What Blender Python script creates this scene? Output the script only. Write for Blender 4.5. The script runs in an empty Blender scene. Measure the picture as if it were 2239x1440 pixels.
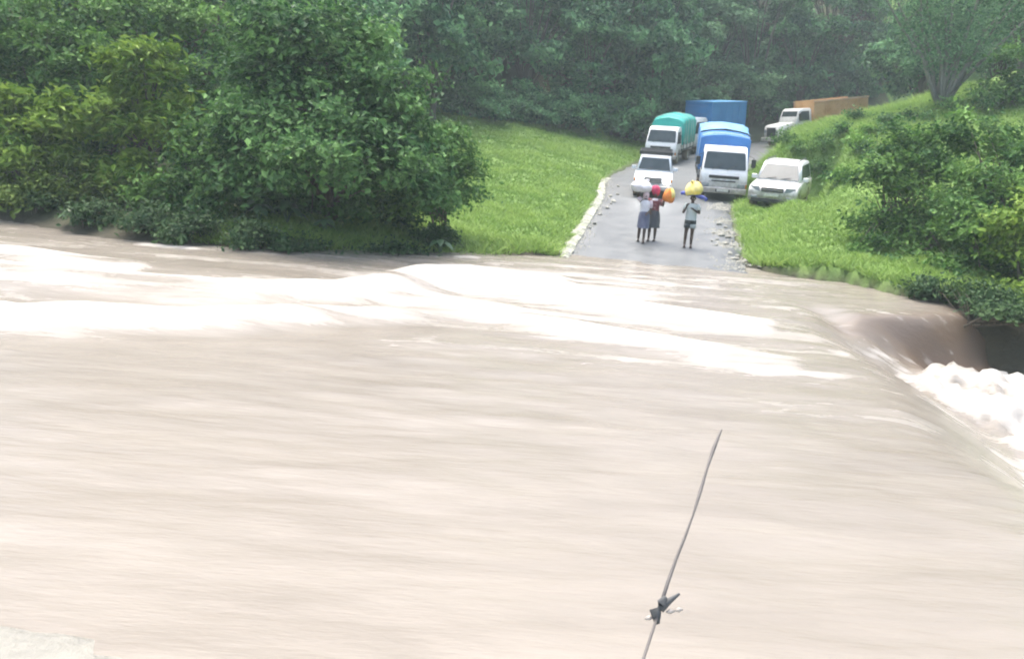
import bpy, bmesh, math, random
import numpy as np
from mathutils import Vector, Matrix, Euler
random.seed(7)
RNG = np.random.default_rng(11)
SC = bpy.context.scene
COL = SC.collection

# ------------------------------------------------------------------ camera, sky, sun, exposure
F_PX, CX, CY, CAM_H = 1900.0, 1119.5, 720.0, 2.88
ROLL, PITCH = math.radians(4.5), math.atan(395.5 / 1900.0)
cd = bpy.data.cameras.new('camera'); cam = bpy.data.objects.new('camera', cd); COL.objects.link(cam)
cd.sensor_width = 36.0; cd.lens = F_PX / 2239.0 * 36.0; cd.clip_start = 0.05; cd.clip_end = 2000
cam.matrix_world = (Matrix.Translation((0, 0, CAM_H)) @ Matrix.Rotation(math.pi / 2 - PITCH, 4, 'X')
                    @ Matrix.Rotation(ROLL, 4, 'Z'))
SC.camera = cam

SUN_EL, SUN_AZ = math.radians(72), math.radians(-35)      # high veiled sun, beyond the river
w = bpy.data.worlds.new('World'); SC.world = w; w.use_nodes = True
nt = w.node_tree; bg = nt.nodes['Background']
sky = nt.nodes.new('ShaderNodeTexSky'); sky.sky_type = 'NISHITA'; sky.sun_disc = False
sky.sun_elevation = SUN_EL; sky.sun_rotation = SUN_AZ
sky.air_density = 1.0; sky.dust_density = 6.0; sky.ozone_density = 1.0
nt.links.new(sky.outputs[0], bg.inputs[0]); bg.inputs[1].default_value = 0.15
sl = bpy.data.lights.new('sun', 'SUN'); sun = bpy.data.objects.new('sun', sl); COL.objects.link(sun)
sl.energy = 1.1; sl.angle = math.radians(40); sl.color = (1.0, 0.96, 0.9)
sdir = Vector((math.sin(SUN_AZ) * math.cos(SUN_EL), math.cos(SUN_AZ) * math.cos(SUN_EL), math.sin(SUN_EL)))
sun.rotation_euler = sdir.to_track_quat('Z', 'Y').to_euler()
sun.location = (0, 0, 60)
SC.view_settings.view_transform = 'Standard'; SC.view_settings.look = 'None'
SC.view_settings.exposure = 1.68; SC.view_settings.gamma = 1.0
SC.view_settings.use_curve_mapping = False
SC.cycles.filter_width = 2.0
SC.cycles.max_bounces = 4; SC.cycles.diffuse_bounces = 2; SC.cycles.glossy_bounces = 2; SC.cycles.transparent_max_bounces = 8; SC.cycles.volume_bounces = 0

# a pixel of the photograph gives a direction; the distance comes from the ground it touches
_fw = Vector((0, math.cos(PITCH), -math.sin(PITCH))); _up = Vector((0, math.sin(PITCH), math.cos(PITCH))); _rt = Vector((1, 0, 0))
_R = _rt * math.cos(ROLL) + _up * math.sin(ROLL); _U = -_rt * math.sin(ROLL) + _up * math.cos(ROLL)
CAM = Vector((0, 0, CAM_H))
def ray(px, py): return _fw + _R * ((px - CX) / F_PX) - _U * ((py - CY) / F_PX)
def at_depth(px, py, y):
    d = ray(px, py); return CAM + d * (y / d.y)
def at_level(px, py, z=0.0):
    d = ray(px, py); return CAM + d * ((z - CAM_H) / d.z)

# ------------------------------------------------------------------ helpers
def link(o, parent=None):
    COL.objects.link(o)
    if parent is not None: o.parent = parent
    return o
def tag(o, label=None, cat=None, group=None, kind=None):
    if label: o['label'] = label
    if cat: o['category'] = cat
    if group: o['group'] = group
    if kind: o['kind'] = kind
    return o
def empty(name, loc=(0, 0, 0), rz=0.0):
    o = bpy.data.objects.new(name, None); o.empty_display_size = 0.2
    COL.objects.link(o); o.location = loc; o.rotation_euler = (0, 0, rz); return o
def mesh_obj(name, v, f, mat, parent=None, smooth=False):
    me = bpy.data.meshes.new(name); me.from_pydata([tuple(p) for p in v], [], f); me.update()
    bm = bmesh.new(); bm.from_mesh(me); bmesh.ops.recalc_face_normals(bm, faces=bm.faces); bm.to_mesh(me); bm.free()
    if mat: me.materials.append(mat)
    if smooth: me.polygons.foreach_set('use_smooth', [True] * len(me.polygons))
    return link(bpy.data.objects.new(name, me), parent)
def big_mesh(name, verts, quads, mat, smooth=True, k=4):
    verts = np.asarray(verts, dtype=np.float32); quads = np.asarray(quads, dtype=np.int32)
    me = bpy.data.meshes.new(name)
    me.vertices.add(len(verts)); me.vertices.foreach_set('co', verts.ravel())
    me.loops.add(quads.size); me.loops.foreach_set('vertex_index', quads.ravel())
    me.polygons.add(len(quads)); me.polygons.foreach_set('loop_start', np.arange(0, quads.size, k, dtype=np.int32))
    me.polygons.foreach_set('loop_total', np.full(len(quads), k, dtype=np.int32))
    me.polygons.foreach_set('use_smooth', np.full(len(quads), smooth))
    me.update(calc_edges=True); me.materials.append(mat)
    return me
class MB:
    """collects shapes into ONE mesh"""
    def __init__(s): s.v = []; s.f = []
    def add(s, v, f):
        n = len(s.v); s.v += [Vector(p) for p in v]; s.f += [[i + n for i in q] for q in f]; return s
    def box(s, x0, x1, y0, y1, z0, z1, b=0.0):
        if b <= 0:
            v = [(x, y, z) for x in (x0, x1) for y in (y0, y1) for z in (z0, z1)]
            return s.add(v, [(0, 1, 3, 2), (4, 6, 7, 5), (0, 4, 5, 1), (2, 3, 7, 6), (0, 2, 6, 4), (1, 5, 7, 3)])
        rings = []
        for z, i in ((z0, b), (z0 + b, 0), (z1 - b, 0), (z1, b)):
            rings.append([(x0 + i + b, y0 + i, z), (x1 - i - b, y0 + i, z), (x1 - i, y0 + i + b, z), (x1 - i, y1 - i - b, z),
                          (x1 - i - b, y1 - i, z), (x0 + i + b, y1 - i, z), (x0 + i, y1 - i - b, z), (x0 + i, y0 + i + b, z)])
        return s.loft(rings)
    def loft(s, rings, cap=True):
        n = len(rings[0]); v = [p for r in rings for p in r]; f = []
        for i in range(len(rings) - 1):
            for j in range(n):
                k = (j + 1) % n; f.append((i * n + j, i * n + k, (i + 1) * n + k, (i + 1) * n + j))
        if cap: f.append(tuple(range(n - 1, -1, -1))); f.append(tuple((len(rings) - 1) * n + j for j in range(n)))
        return s.add(v, f)
    def tube(s, pts, rad, n=8, cap=True):
        pts = [Vector(p) for p in pts]; rad = rad if isinstance(rad, (list, tuple)) else [rad] * len(pts); rings = []
        for i, p in enumerate(pts):
            d = (pts[min(i + 1, len(pts) - 1)] - pts[max(i - 1, 0)]).normalized()
            a = d.cross(Vector((0, 0, 1)) if abs(d.z) < .9 else Vector((1, 0, 0))).normalized(); b = d.cross(a)
            rings.append([p + (a * math.cos(t) + b * math.sin(t)) * rad[i] for t in (2 * math.pi * j / n for j in range(n))])
        return s.loft(rings, cap)
    def lathe_x(s, prof, c, n=20):
        """profile of (x, r) turned round the x axis through c"""
        rings = [[(c[0] + x, c[1] + r * math.cos(t), c[2] + r * math.sin(t)) for t in (2 * math.pi * j / n for j in range(n))] for x, r in prof]
        return s.loft(rings)
    def build(s, name, mat, parent=None, smooth=False):
        return mesh_obj(name, s.v, s.f, mat, parent, smooth)

# lattice noise for numpy arrays
_perm = np.random.default_rng(3).random((256, 256)).astype(np.float64)
def vnoise(x, y):
    xi = np.floor(x).astype(int); yi = np.floor(y).astype(int); fx = x - xi; fy = y - yi
    fx = fx * fx * (3 - 2 * fx); fy = fy * fy * (3 - 2 * fy)
    a = _perm[xi & 255, yi & 255]; b = _perm[(xi + 1) & 255, yi & 255]; c = _perm[xi & 255, (yi + 1) & 255]; d = _perm[(xi + 1) & 255, (yi + 1) & 255]
    return (a * (1 - fx) + b * fx) * (1 - fy) + (c * (1 - fx) + d * fx) * fy * 1.0 if False else ((a * (1 - fx) + b * fx) * (1 - fy) + (c * (1 - fx) + d * fx) * fy) * 2 - 1
def fbm(x, y, o=4):
    r = 0; a = 1.0; t = 0
    for i in range(o):
        r = r + a * vnoise(x * 2 ** i + 17.3 * i, y * 2 ** i + 9.1 * i); t += a; a *= .5
    return r / t
def sstep(a, b, x):
    t = np.clip((x - a) / (b - a), 0, 1); return t * t * (3 - 2 * t)

# ------------------------------------------------------------------ materials
def mat(name, c1, c2=None, scale=6.0, rough=0.6, metal=0.0, spec=0.5, bump=0.0, bscale=30.0, stretch=(1, 1, 1), thr=(.35, .65), coat=0.0, obj=True, rough2=None):
    m = bpy.data.materials.new(name); m.use_nodes = True; t = m.node_tree; b = t.nodes['Principled BSDF']
    b.inputs['Roughness'].default_value = rough; b.inputs['Metallic'].default_value = metal
    b.inputs['Specular IOR Level'].default_value = spec; b.inputs['Coat Weight'].default_value = coat
    c2 = c2 or tuple(c * .8 for c in c1)
    tc = t.nodes.new('ShaderNodeTexCoord'); mp = t.nodes.new('ShaderNodeMapping'); mp.inputs['Scale'].default_value = stretch
    t.links.new(tc.outputs['Object'], mp.inputs[0])
    n = t.nodes.new('ShaderNodeTexNoise'); n.inputs['Scale'].default_value = scale; n.inputs['Detail'].default_value = 6; n.inputs['Roughness'].default_value = .6
    t.links.new(mp.outputs[0], n.inputs['Vector'])
    r = t.nodes.new('ShaderNodeValToRGB'); r.color_ramp.elements[0].position = thr[0]; r.color_ramp.elements[1].position = thr[1]
    r.color_ramp.elements[0].color = (*c1, 1); r.color_ramp.elements[1].color = (*c2, 1)
    t.links.new(n.outputs[0], r.inputs[0]); t.links.new(r.outputs[0], b.inputs['Base Color'])
    if rough2 is not None:
        mr = t.nodes.new('ShaderNodeMapRange'); mr.inputs[1].default_value = thr[0]; mr.inputs[2].default_value = thr[1]
        mr.inputs[3].default_value = rough; mr.inputs[4].default_value = rough2
        t.links.new(n.outputs[0], mr.inputs[0]); t.links.new(mr.outputs[0], b.inputs['Roughness'])
    if bump:
        n2 = t.nodes.new('ShaderNodeTexNoise'); n2.inputs['Scale'].default_value = bscale; n2.inputs['Detail'].default_value = 5
        t.links.new(mp.outputs[0], n2.inputs['Vector'])
        bp = t.nodes.new('ShaderNodeBump'); bp.inputs['Strength'].default_value = bump; bp.inputs['Distance'].default_value = .03
        t.links.new(n2.outputs[0], bp.inputs['Height']); t.links.new(bp.outputs[0], b.inputs['Normal'])
    return m
def leaf_mat(name, dark, light, trans=.24, rough=.6):
    """leaf colour varies per leaf (attribute 'tone')"""
    m = bpy.data.materials.new(name); m.use_nodes = True; t = m.node_tree; b = t.nodes['Principled BSDF']; out = t.nodes['Material Output']
    at = t.nodes.new('ShaderNodeAttribute'); at.attribute_name = 'tone'
    r = t.nodes.new('ShaderNodeValToRGB'); r.color_ramp.elements[0].color = (*dark, 1); r.color_ramp.elements[1].color = (*light, 1)
    t.links.new(at.outputs['Fac'], r.inputs[0]); t.links.new(r.outputs[0], b.inputs['Base Color'])
    b.inputs['Roughness'].default_value = rough; b.inputs['Specular IOR Level'].default_value = .25
    tr = t.nodes.new('ShaderNodeBsdfTranslucent'); t.links.new(r.outputs[0], tr.inputs[0])
    mx = t.nodes.new('ShaderNodeMixShader'); mx.inputs[0].default_value = trans
    t.links.new(b.outputs[0], mx.inputs[1]); t.links.new(tr.outputs[0], mx.inputs[2]); t.links.new(mx.outputs[0], out.inputs[0])
    return m
M = {}
M['asphalt'] = mat('asphalt', (.085, .095, .10), (.15, .162, .165), scale=1.4, rough=.45, rough2=.7, bump=.35, bscale=25, thr=(.3, .7))
M['stone'] = mat('pale_stone', (.2, .2, .17), (.38, .38, .33), scale=5, rough=.8, bump=.5, bscale=14)
M['kerb'] = mat('crumbled_edge', (.2, .22, .16), (.42, .42, .36), scale=3, rough=.85, bump=.6, bscale=12)
M['bark'] = mat('bark', (.07, .06, .045), (.14, .12, .09), scale=5, rough=.9, bump=.5, stretch=(3, 3, .6))
M['bark_pale'] = mat('bark_pale', (.16, .16, .13), (.25, .25, .2), scale=5, rough=.9, bump=.4, stretch=(3, 3, .6))
M['white'] = mat('white_paint', (.78, .8, .8), (.68, .7, .69), scale=2.2, rough=.3, coat=.3, thr=(.4, .8))
M['offwhite'] = mat('dirty_white_paint', (.62, .64, .62), (.42, .42, .38), scale=3, rough=.5, thr=(.45, .8))
M['silver'] = mat('pale_silver_paint', (.72, .77, .82), (.6, .66, .71), scale=2, rough=.28, coat=.4)
M['glass'] = mat('dark_glass', (.03, .045, .05), (.05, .065, .07), scale=2, rough=.1, spec=.45)
M['black'] = mat('black_plastic', (.018, .02, .02), (.03, .033, .033), scale=8, rough=.55)
M['darkgrey'] = mat('dark_grey_metal', (.045, .05, .052), (.07, .075, .075), scale=5, rough=.6)
M['rubber'] = mat('tyre_rubber', (.02, .02, .02), (.04, .037, .033), scale=9, rough=.85)
M['rim'] = mat('rim_metal', (.42, .43, .43), (.3, .3, .29), scale=9, rough=.45, metal=.6)
M['lens'] = mat('lamp_lens', (.3, .33, .35), (.22, .25, .27), scale=9, rough=.1, spec=.9)
M['amber'] = mat('amber_lens', (.6, .22, .03), (.5, .17, .02), scale=9, rough=.2)
M['plate'] = mat('number_plate', (.65, .66, .6), (.5, .5, .45), scale=20, rough=.5)
M['green_tarp'] = mat('green_tarpaulin', (.02, .33, .29), (.03, .42, .36), scale=1.6, rough=.45, bump=.4, bscale=5)
M['blue_tarp'] = mat('blue_tarpaulin', (.03, .15, .42), (.045, .21, .52), scale=1.4, rough=.45, bump=.4, bscale=5)
M['blue_top_lit'] = mat('top_lit_blue_tarpaulin', (.1, .28, .5), (.16, .36, .58), scale=1.8, rough=.5, bump=.4, bscale=5)  # paler blue for the tarpaulin top, with the light from above painted in
M['blue_box'] = mat('blue_box_paint', (.035, .22, .5), (.05, .26, .56), scale=1.3, rough=.4)
M['blue_roof'] = mat('blue_box_roof', (.09, .32, .6), (.13, .38, .66), scale=1.3, rough=.5)  # paler than the box sides: light from above put into the roof colour
M['orange'] = mat('worn_orange_paint', (.62, .38, .17), (.5, .26, .09), scale=1.1, rough=.6, thr=(.45, .7))
M['orange_rim'] = mat('pale_orange_paint', (.66, .48, .3), (.55, .36, .2), scale=2, rough=.6)
M['skin'] = mat('dark_skin', (.055, .033, .022), (.075, .045, .03), scale=7, rough=.5)
M['hair'] = mat('black_hair', (.012, .011, .01), (.02, .018, .017), scale=30, rough=.7, bump=.5, bscale=80)
M['eyewhite'] = mat('eye_white', (.6, .58, .54), (.55, .52, .5), scale=5, rough=.2)
M['lip'] = mat('lip', (.11, .045, .04), (.09, .04, .035), scale=5, rough=.5)
M['shirt_pale'] = mat('pale_grey_shirt', (.42, .48, .46), (.5, .55, .52), scale=4, rough=.85, bump=.4, bscale=10)
M['shorts'] = mat('dark_shorts', (.035, .045, .045), (.06, .07, .07), scale=5, rough=.85)
M['short_hem'] = mat('pale_shorts', (.3, .34, .32), (.4, .44, .42), scale=5, rough=.85)
M['white_cloth'] = mat('white_cloth', (.76, .75, .76), (.64, .62, .66), scale=5, rough=.85, bump=.5, bscale=8)
M['pinkish'] = mat('pale_pink_cloth', (.58, .42, .47), (.66, .58, .62), scale=9, rough=.85, bump=.4, bscale=10)
M['slate'] = mat('slate_blue_cloth', (.1, .11, .17), (.2, .21, .27), scale=4, rough=.85, bump=.4, bscale=9, stretch=(1, 1, .4))
M['crimson'] = mat('crimson_cloth', (.5, .05, .13), (.42, .04, .1), scale=6, rough=.8, bump=.5, bscale=14)
M['maroon'] = mat('maroon_print', (.18, .05, .06), (.36, .22, .2), scale=12, rough=.85, bump=.3, thr=(.5, .62))
M['greyskirt'] = mat('dark_grey_cloth', (.07, .075, .085), (.11, .115, .12), scale=4, rough=.85, bump=.4, bscale=9, stretch=(1, 1, .4))
M['yellow'] = mat('yellow_sacking', (.78, .62, .1), (.72, .66, .3), scale=5, rough=.75, bump=.5, bscale=10)
M['orange_bag'] = mat('orange_bag', (.75, .26, .04), (.7, .2, .04), scale=5, rough=.7, bump=.4, bscale=10)
M['green_cloth'] = mat('green_cloth', (.2, .35, .07), (.25, .4, .1), scale=5, rough=.8)
M['blue_roll'] = mat('blue_roll', (.07, .1, .4), (.1, .13, .45), scale=5, rough=.7, bump=.3)
M['sandal'] = mat('sandal', (.05, .04, .035), (.07, .06, .05), scale=9, rough=.8)
M['wiper_arm'] = mat('wiper_grey', (.085, .08, .075), (.12, .112, .105), scale=30, rough=.6)
M['wet_gravel'] = mat('wet_gravel', (.17, .168, .145), (.25, .245, .21), scale=3, rough=.4, rough2=.75, bump=.7, bscale=22)
M['chrome'] = mat('bare_metal', (.6, .62, .62), (.5, .5, .5), scale=9, rough=.25, metal=.9)

def muddy(key):
    # splashed road mud, thicker towards the sills, broken up by noise
    t = M[key].node_tree; b = t.nodes['Principled BSDF']; src = b.inputs['Base Color'].links[0].from_socket
    tc = t.nodes.new('ShaderNodeTexCoord'); sp = t.nodes.new('ShaderNodeSeparateXYZ'); t.links.new(tc.outputs['Object'], sp.inputs[0])
    n = t.nodes.new('ShaderNodeTexNoise'); n.inputs['Scale'].default_value = 4.5; n.inputs['Detail'].default_value = 8; n.inputs['Roughness'].default_value = .7; t.links.new(tc.outputs['Object'], n.inputs['Vector'])
    a = t.nodes.new('ShaderNodeMath'); a.operation = 'MULTIPLY_ADD'; t.links.new(n.outputs[0], a.inputs[0]); a.inputs[1].default_value = -1.5; t.links.new(sp.outputs[2], a.inputs[2])
    r = t.nodes.new('ShaderNodeMapRange'); r.inputs[1].default_value = -.35; r.inputs[2].default_value = .35; r.inputs[3].default_value = .75; r.inputs[4].default_value = 0.0; t.links.new(a.outputs[0], r.inputs[0])
    x = t.nodes.new('ShaderNodeMix'); x.data_type = 'RGBA'; t.links.new(r.outputs[0], x.inputs['Factor']); t.links.new(src, x.inputs['A']); x.inputs['B'].default_value = (.2, .15, .1, 1)
    t.links.new(x.outputs['Result'], b.inputs['Base Color'])
for key in ('white', 'silver', 'offwhite', 'green_tarp', 'blue_box', 'rubber', 'orange'): muddy(key)
m = bpy.data.materials.new('lit_headlamp'); m.use_nodes = True; b = m.node_tree.nodes['Principled BSDF']
b.inputs['Emission Color'].default_value = (1, .98, .95, 1); b.inputs['Emission Strength'].default_value = 14; M['lit'] = m

# ------------------------------------------------------------------ ground shape
RC = np.array([(3.0, 18.5), (3.95, 25), (6.1, 38), (8.0, 46), (10.5, 53), (14.0, 59.5), (19, 64.5), (25.5, 68.5), (34, 72), (60, 80)], float)
# smooth the centre line (Chaikin)
for _ in range(3):
    a = RC[:-1] * .75 + RC[1:] * .25; b_ = RC[:-1] * .25 + RC[1:] * .75
    RC = np.vstack([RC[:1], np.stack([a, b_], 1).reshape(-1, 2), RC[-1:]])
RS = np.r_[0, np.cumsum(np.hypot(*np.diff(RC, axis=0).T))]
BANK_X = [-200, -40, -20, -13.7, -10.2, -6.5, -4.3, -2.1, 1.3, 3.8, 6.4, 7.4, 8.9, 9.6, 10.6, 11.3, 13, 40, 200]
BANK_Y = [60, 30, 24.5, 22.8, 20.9, 20.9, 21.9, 22.9, 24.5, 24.9, 25.5, 24.4, 23.6, 21.9, 20.9, 20.0, 18.9, 15, -20]
NEAR_X = [-200, -30, -8, -4.0, -2.9, -2.3, -1.8, -1.2, .2, 4, 8, 200]
NEAR_Y = [-10, 2, 4.3, 4.6, 4.55, 4.45, 4.1, 3.5, 2.6, 2.3, 0, -60]
def road_near(x, y):
    """(arc length, signed offset: + right of the way uphill) of the closest centre-line point"""
    x = np.asarray(x, float); y = np.asarray(y, float); best = np.full(x.shape, 1e9); S = np.zeros(x.shape); E = np.zeros(x.shape)
    for i in range(len(RC) - 1):
        a = RC[i]; d = RC[i + 1] - a; L2 = d @ d
        t = np.clip(((x - a[0]) * d[0] + (y - a[1]) * d[1]) / L2, 0, 1)
        qx = x - a[0] - t * d[0]; qy = y - a[1] - t * d[1]; dist = np.hypot(qx, qy); k = dist < best
        sgn = np.sign(d[1] * qx - d[0] * qy)
        best = np.where(k, dist, best); S = np.where(k, RS[i] + t * (RS[i + 1] - RS[i]), S); E = np.where(k, dist * sgn, E)
    return S, E
def road_z(s):
    d = np.maximum(s - 6.4, -6)
    return np.where(d < 0, .1 * d, .1 * d - .016 * np.clip(d - 12, 0, 60) + .0004 * np.clip(d, 0, 60) ** 2 + .004 * np.clip(d - 38, 0, 25) ** 2)
def half_w(s): return 2.55 + .55 * sstep(16, 24, s)
SUV_N = at_depth(1684, 452, 34.3); SUV_C = (SUV_N.x + .95, 36.4)
def ground_z(x, y, road_cut=True):
    x = np.asarray(x, float); y = np.asarray(y, float)
    s, e = road_near(x, y); zr = road_z(s); hw = half_w(s)
    eL = np.maximum(-e - hw, 0); eR = np.maximum(e - hw, 0)
    yb = np.interp(x, BANK_X, BANK_Y); d = y - yb
    # meadow on the left of the road and its rise
    left = zr * (1 + .068 * np.clip(eL, 0, 12)) + .16 * sstep(0, .8, eL)
    # cut bank and mound on the right
    cut = .35 + 1.7 * sstep(27, 42, y) * (1 - sstep(50, 60, y) * .9)
    right = zr + cut * sstep(0, 2.4, eR) + (.06 + .235 * sstep(31, 42, y)) * np.clip(eR - 1.5, 0, 16) * (1 - sstep(52, 62, y) * .5)
    z = np.where(e < 0, left, right)
    # banks away from the road rise from the waterline
    bankz = .28 * sstep(0, 1.2, d) + .085 * np.clip(d, 0, 60)
    k = sstep(2, 7, np.abs(e) - hw) * (1 - sstep(6, 14, d))
    z = z * (1 - k) + bankz * k
    hill = .55 * np.maximum(0, np.minimum(y - 55, eL - 3.5)) + .3 * np.maximum(0, np.minimum(y - 66, eR - 3))
    hill = hill + .42 * np.clip(-x - 9, 0, 80) * sstep(4, 14, d)
    hill = 34 * (1 - np.exp(-hill / 34))
    z = z + hill * .95
    rough = (.17 * fbm(x * .55, y * .55, 3) + .10 * fbm(x * 1.5, y * 1.5, 2)) * sstep(.1, 1.0, np.abs(e) - hw)
    z = z + rough * sstep(-.3, 1.5, d) + hill * .12 * fbm(x * .12, y * .12, 2)
    # river bed
    bed = -1.9 + 0 * x
    z = np.where(d > 0, z, z * 0 + np.maximum(bed, d * .9))
    z = np.where((d > -3) & (d <= 0) & (np.abs(e) < hw + .1), np.maximum(z, d * .12), z)
    # the near end of the road, where the camera's vehicle waits
    yn = np.interp(x, NEAR_X, NEAR_Y); dn = yn - y + .22 * fbm(x * 1.6, y * 1.6, 3)
    nearz = np.where(dn > 0, np.minimum(.035 * dn, .35) + .01 * fbm(x * 3, y * 3, 2), np.maximum(bed, dn * .35))
    z = np.where(y < 12, np.maximum(nearz, np.where(d > 0, z, bed)), z)
    bx, by = x - SUV_C[0], y - SUV_C[1]            # level bench where the white car stands
    bk = (1 - sstep(1.3, 2.6, np.abs(bx - .4 * by))) * (1 - sstep(2.8, 4.4, np.abs(by))) * sstep(-.1, .5, e - hw)
    z = z * (1 - bk) + (1.46 + .085 * by) * bk
    if road_cut: z = z - .3 * (1 - sstep(0.0, .18, np.abs(e) - hw + .12)) * (s > .1) * (d > -3)
    return z
def gz(x, y):
    s, e = road_near(np.array([x]), np.array([y]))
    if abs(e[0]) < half_w(s)[0]: return float(road_z(s)[0])
    return float(ground_z(np.array([x]), np.array([y]))[0])
def hit(px, py, y0=20.0, y1=120.0):
    """where the ray of a pixel meets the ground"""
    d = ray(px, py); ys = np.linspace(y0, y1, 1500); X = d.x / d.y * ys; Z = CAM_H + d.z / d.y * ys
    s, e = road_near(X, ys); g = np.where(np.abs(e) < half_w(s), road_z(s), ground_z(X, ys)); k = np.argmax(g >= Z)
    return Vector((X[k], ys[k], Z[k]))
def ground_tilt(x, y, r=1.2):
    n = Vector((-(gz(x + r, y) - gz(x - r, y)) / (2 * r), -(gz(x, y + r) - gz(x, y - r)) / (2 * r), 1)).normalized()
    return n
def axis(lo, a, b, hi, step, grow=1.25):
    mid = list(np.arange(a, b + 1e-6, step)); l = []; v = a; st = step
    while v > lo: st *= grow; v -= st; l.append(v)
    r = []; v = b; st = step
    while v < hi: st *= grow; v += st; r.append(v)
    return np.array(l[::-1] + mid + r)
def grid_mesh(name, xs, ys, zf, material):
    X, Yg = np.meshgrid(xs, ys); Z = zf(X.ravel(), Yg.ravel())
    v = np.stack([X.ravel(), Yg.ravel(), Z], 1); nx = len(xs); ny = len(ys)
    i = (np.arange(ny - 1)[:, None] * nx + np.arange(nx - 1)[None, :]).ravel()
    return big_mesh(name, v, np.stack([i, i + 1, i + nx + 1, i + nx], 1), material)

gm = bpy.data.materials.new('meadow_soil'); gm.use_nodes = True; t = gm.node_tree; b = t.nodes['Principled BSDF']; b.inputs['Roughness'].default_value = .9
tc = t.nodes.new('ShaderNodeTexCoord'); n1 = t.nodes.new('ShaderNodeTexNoise'); n1.inputs['Scale'].default_value = .7; n1.inputs['Detail'].default_value = 8
t.links.new(tc.outputs['Object'], n1.inputs['Vector'])
r1 = t.nodes.new('ShaderNodeValToRGB'); r1.color_ramp.elements[0].position = .35; r1.color_ramp.elements[1].position = .68
r1.color_ramp.elements[0].color = (.12, .21, .045, 1); r1.color_ramp.elements[1].color = (.21, .33, .075, 1)
t.links.new(n1.outputs[0], r1.inputs[0])
at = t.nodes.new('ShaderNodeAttribute'); at.attribute_name = 'cover'
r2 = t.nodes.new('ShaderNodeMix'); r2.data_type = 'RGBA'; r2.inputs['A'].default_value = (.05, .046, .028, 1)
t.links.new(at.outputs['Fac'], r2.inputs['Factor']); t.links.new(r1.outputs[0], r2.inputs['B']); t.links.new(r2.outputs['Result'], b.inputs['Base Color'])
n2 = t.nodes.new('ShaderNodeTexNoise'); n2.inputs['Scale'].default_value = 9; n2.inputs['Detail'].default_value = 6
t.links.new(tc.outputs['Object'], n2.inputs['Vector']); bp = t.nodes.new('ShaderNodeBump'); bp.inputs['Strength'].default_value = .6; bp.inputs['Distance'].default_value = .08
t.links.new(n2.outputs[0], bp.inputs['Height']); t.links.new(bp.outputs[0], b.inputs['Normal'])
gme = grid_mesh('ground', axis(-240, -18, 32, 240, .22), axis(-120, 0, 72, 300, .22), ground_z, gm)
gv = np.empty(len(gme.vertices) * 3, np.float32); gme.vertices.foreach_get('co', gv); gv = gv.reshape(-1, 3)
gs, ge = road_near(gv[:, 0], gv[:, 1])
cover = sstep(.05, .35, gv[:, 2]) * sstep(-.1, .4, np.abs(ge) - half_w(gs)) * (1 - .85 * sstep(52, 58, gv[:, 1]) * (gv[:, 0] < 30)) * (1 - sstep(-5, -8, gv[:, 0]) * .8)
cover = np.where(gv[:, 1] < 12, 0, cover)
ca = gme.attributes.new('cover', 'FLOAT', 'POINT'); ca.data.foreach_set('value', cover.astype(np.float32))
ground = link(bpy.data.objects.new('ground', gme)); tag(ground, 'grassy river bank and wooded hillside', kind='structure')

# the road: a slab with broken edges
s_axis = np.arange(0.2, RS[-1] - 8, .3)
def road_pt(s, e):
    i = np.clip(np.searchsorted(RS, s) - 1, 0, len(RC) - 2); tt = (s - RS[i]) / (RS[i + 1] - RS[i]); p = RC[i] + (RC[i + 1] - RC[i]) * tt
    d = (RC[i + 1] - RC[i]); d = d / np.hypot(*d); return np.array([p[0] + d[1] * e, p[1] - d[0] * e])
rv, rf = [], []
cols = [-1.0, -1.0, -.8, -.5, -.2, .1, .4, .7, 1.0, 1.0]
for i, s in enumerate(s_axis):
    jl = .16 * float(vnoise(np.array(s * 1.3), np.array(5.5))) + .08 * float(vnoise(np.array(s * 4.1), np.array(8.2)))
    jr = .22 * float(vnoise(np.array(s * 1.1), np.array(45.5))) + .1 * float(vnoise(np.array(s * 3.7), np.array(28.2)))
    for j, c in enumerate(cols):
        h = float(half_w(np.array(s))); e = c * h + (jl if c < 0 else jr) * (abs(c) > .95)
        p = road_pt(s, e); z = float(road_z(np.array(s))) + .02 * float(fbm(np.array(p[0] * .8), np.array(p[1] * .8), 2))
        if j in (0, len(cols) - 1): z -= .28
        rv.append((p[0], p[1], z))
nc = len(cols)
for i in range(len(s_axis) - 1):
    for j in range(nc - 1): rf.append((i * nc + j, i * nc + j + 1, (i + 1) * nc + j + 1, (i + 1) * nc + j))
road = mesh_obj('road', rv, rf, M['asphalt'], None, True); tag(road, kind='structure')
# the near end of the road, under the camera's vehicle
nxs = np.arange(-4.6, 4.01, .2); nys = np.arange(-7, 5.6, .2)
nme = grid_mesh('near_road', nxs, nys, lambda x, y: ground_z(x, y) + .012 + .01 * fbm(x * 2, y * 2, 2), M['wet_gravel']); nr = link(bpy.data.objects.new('near_road', nme)); tag(nr, kind='structure')
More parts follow.
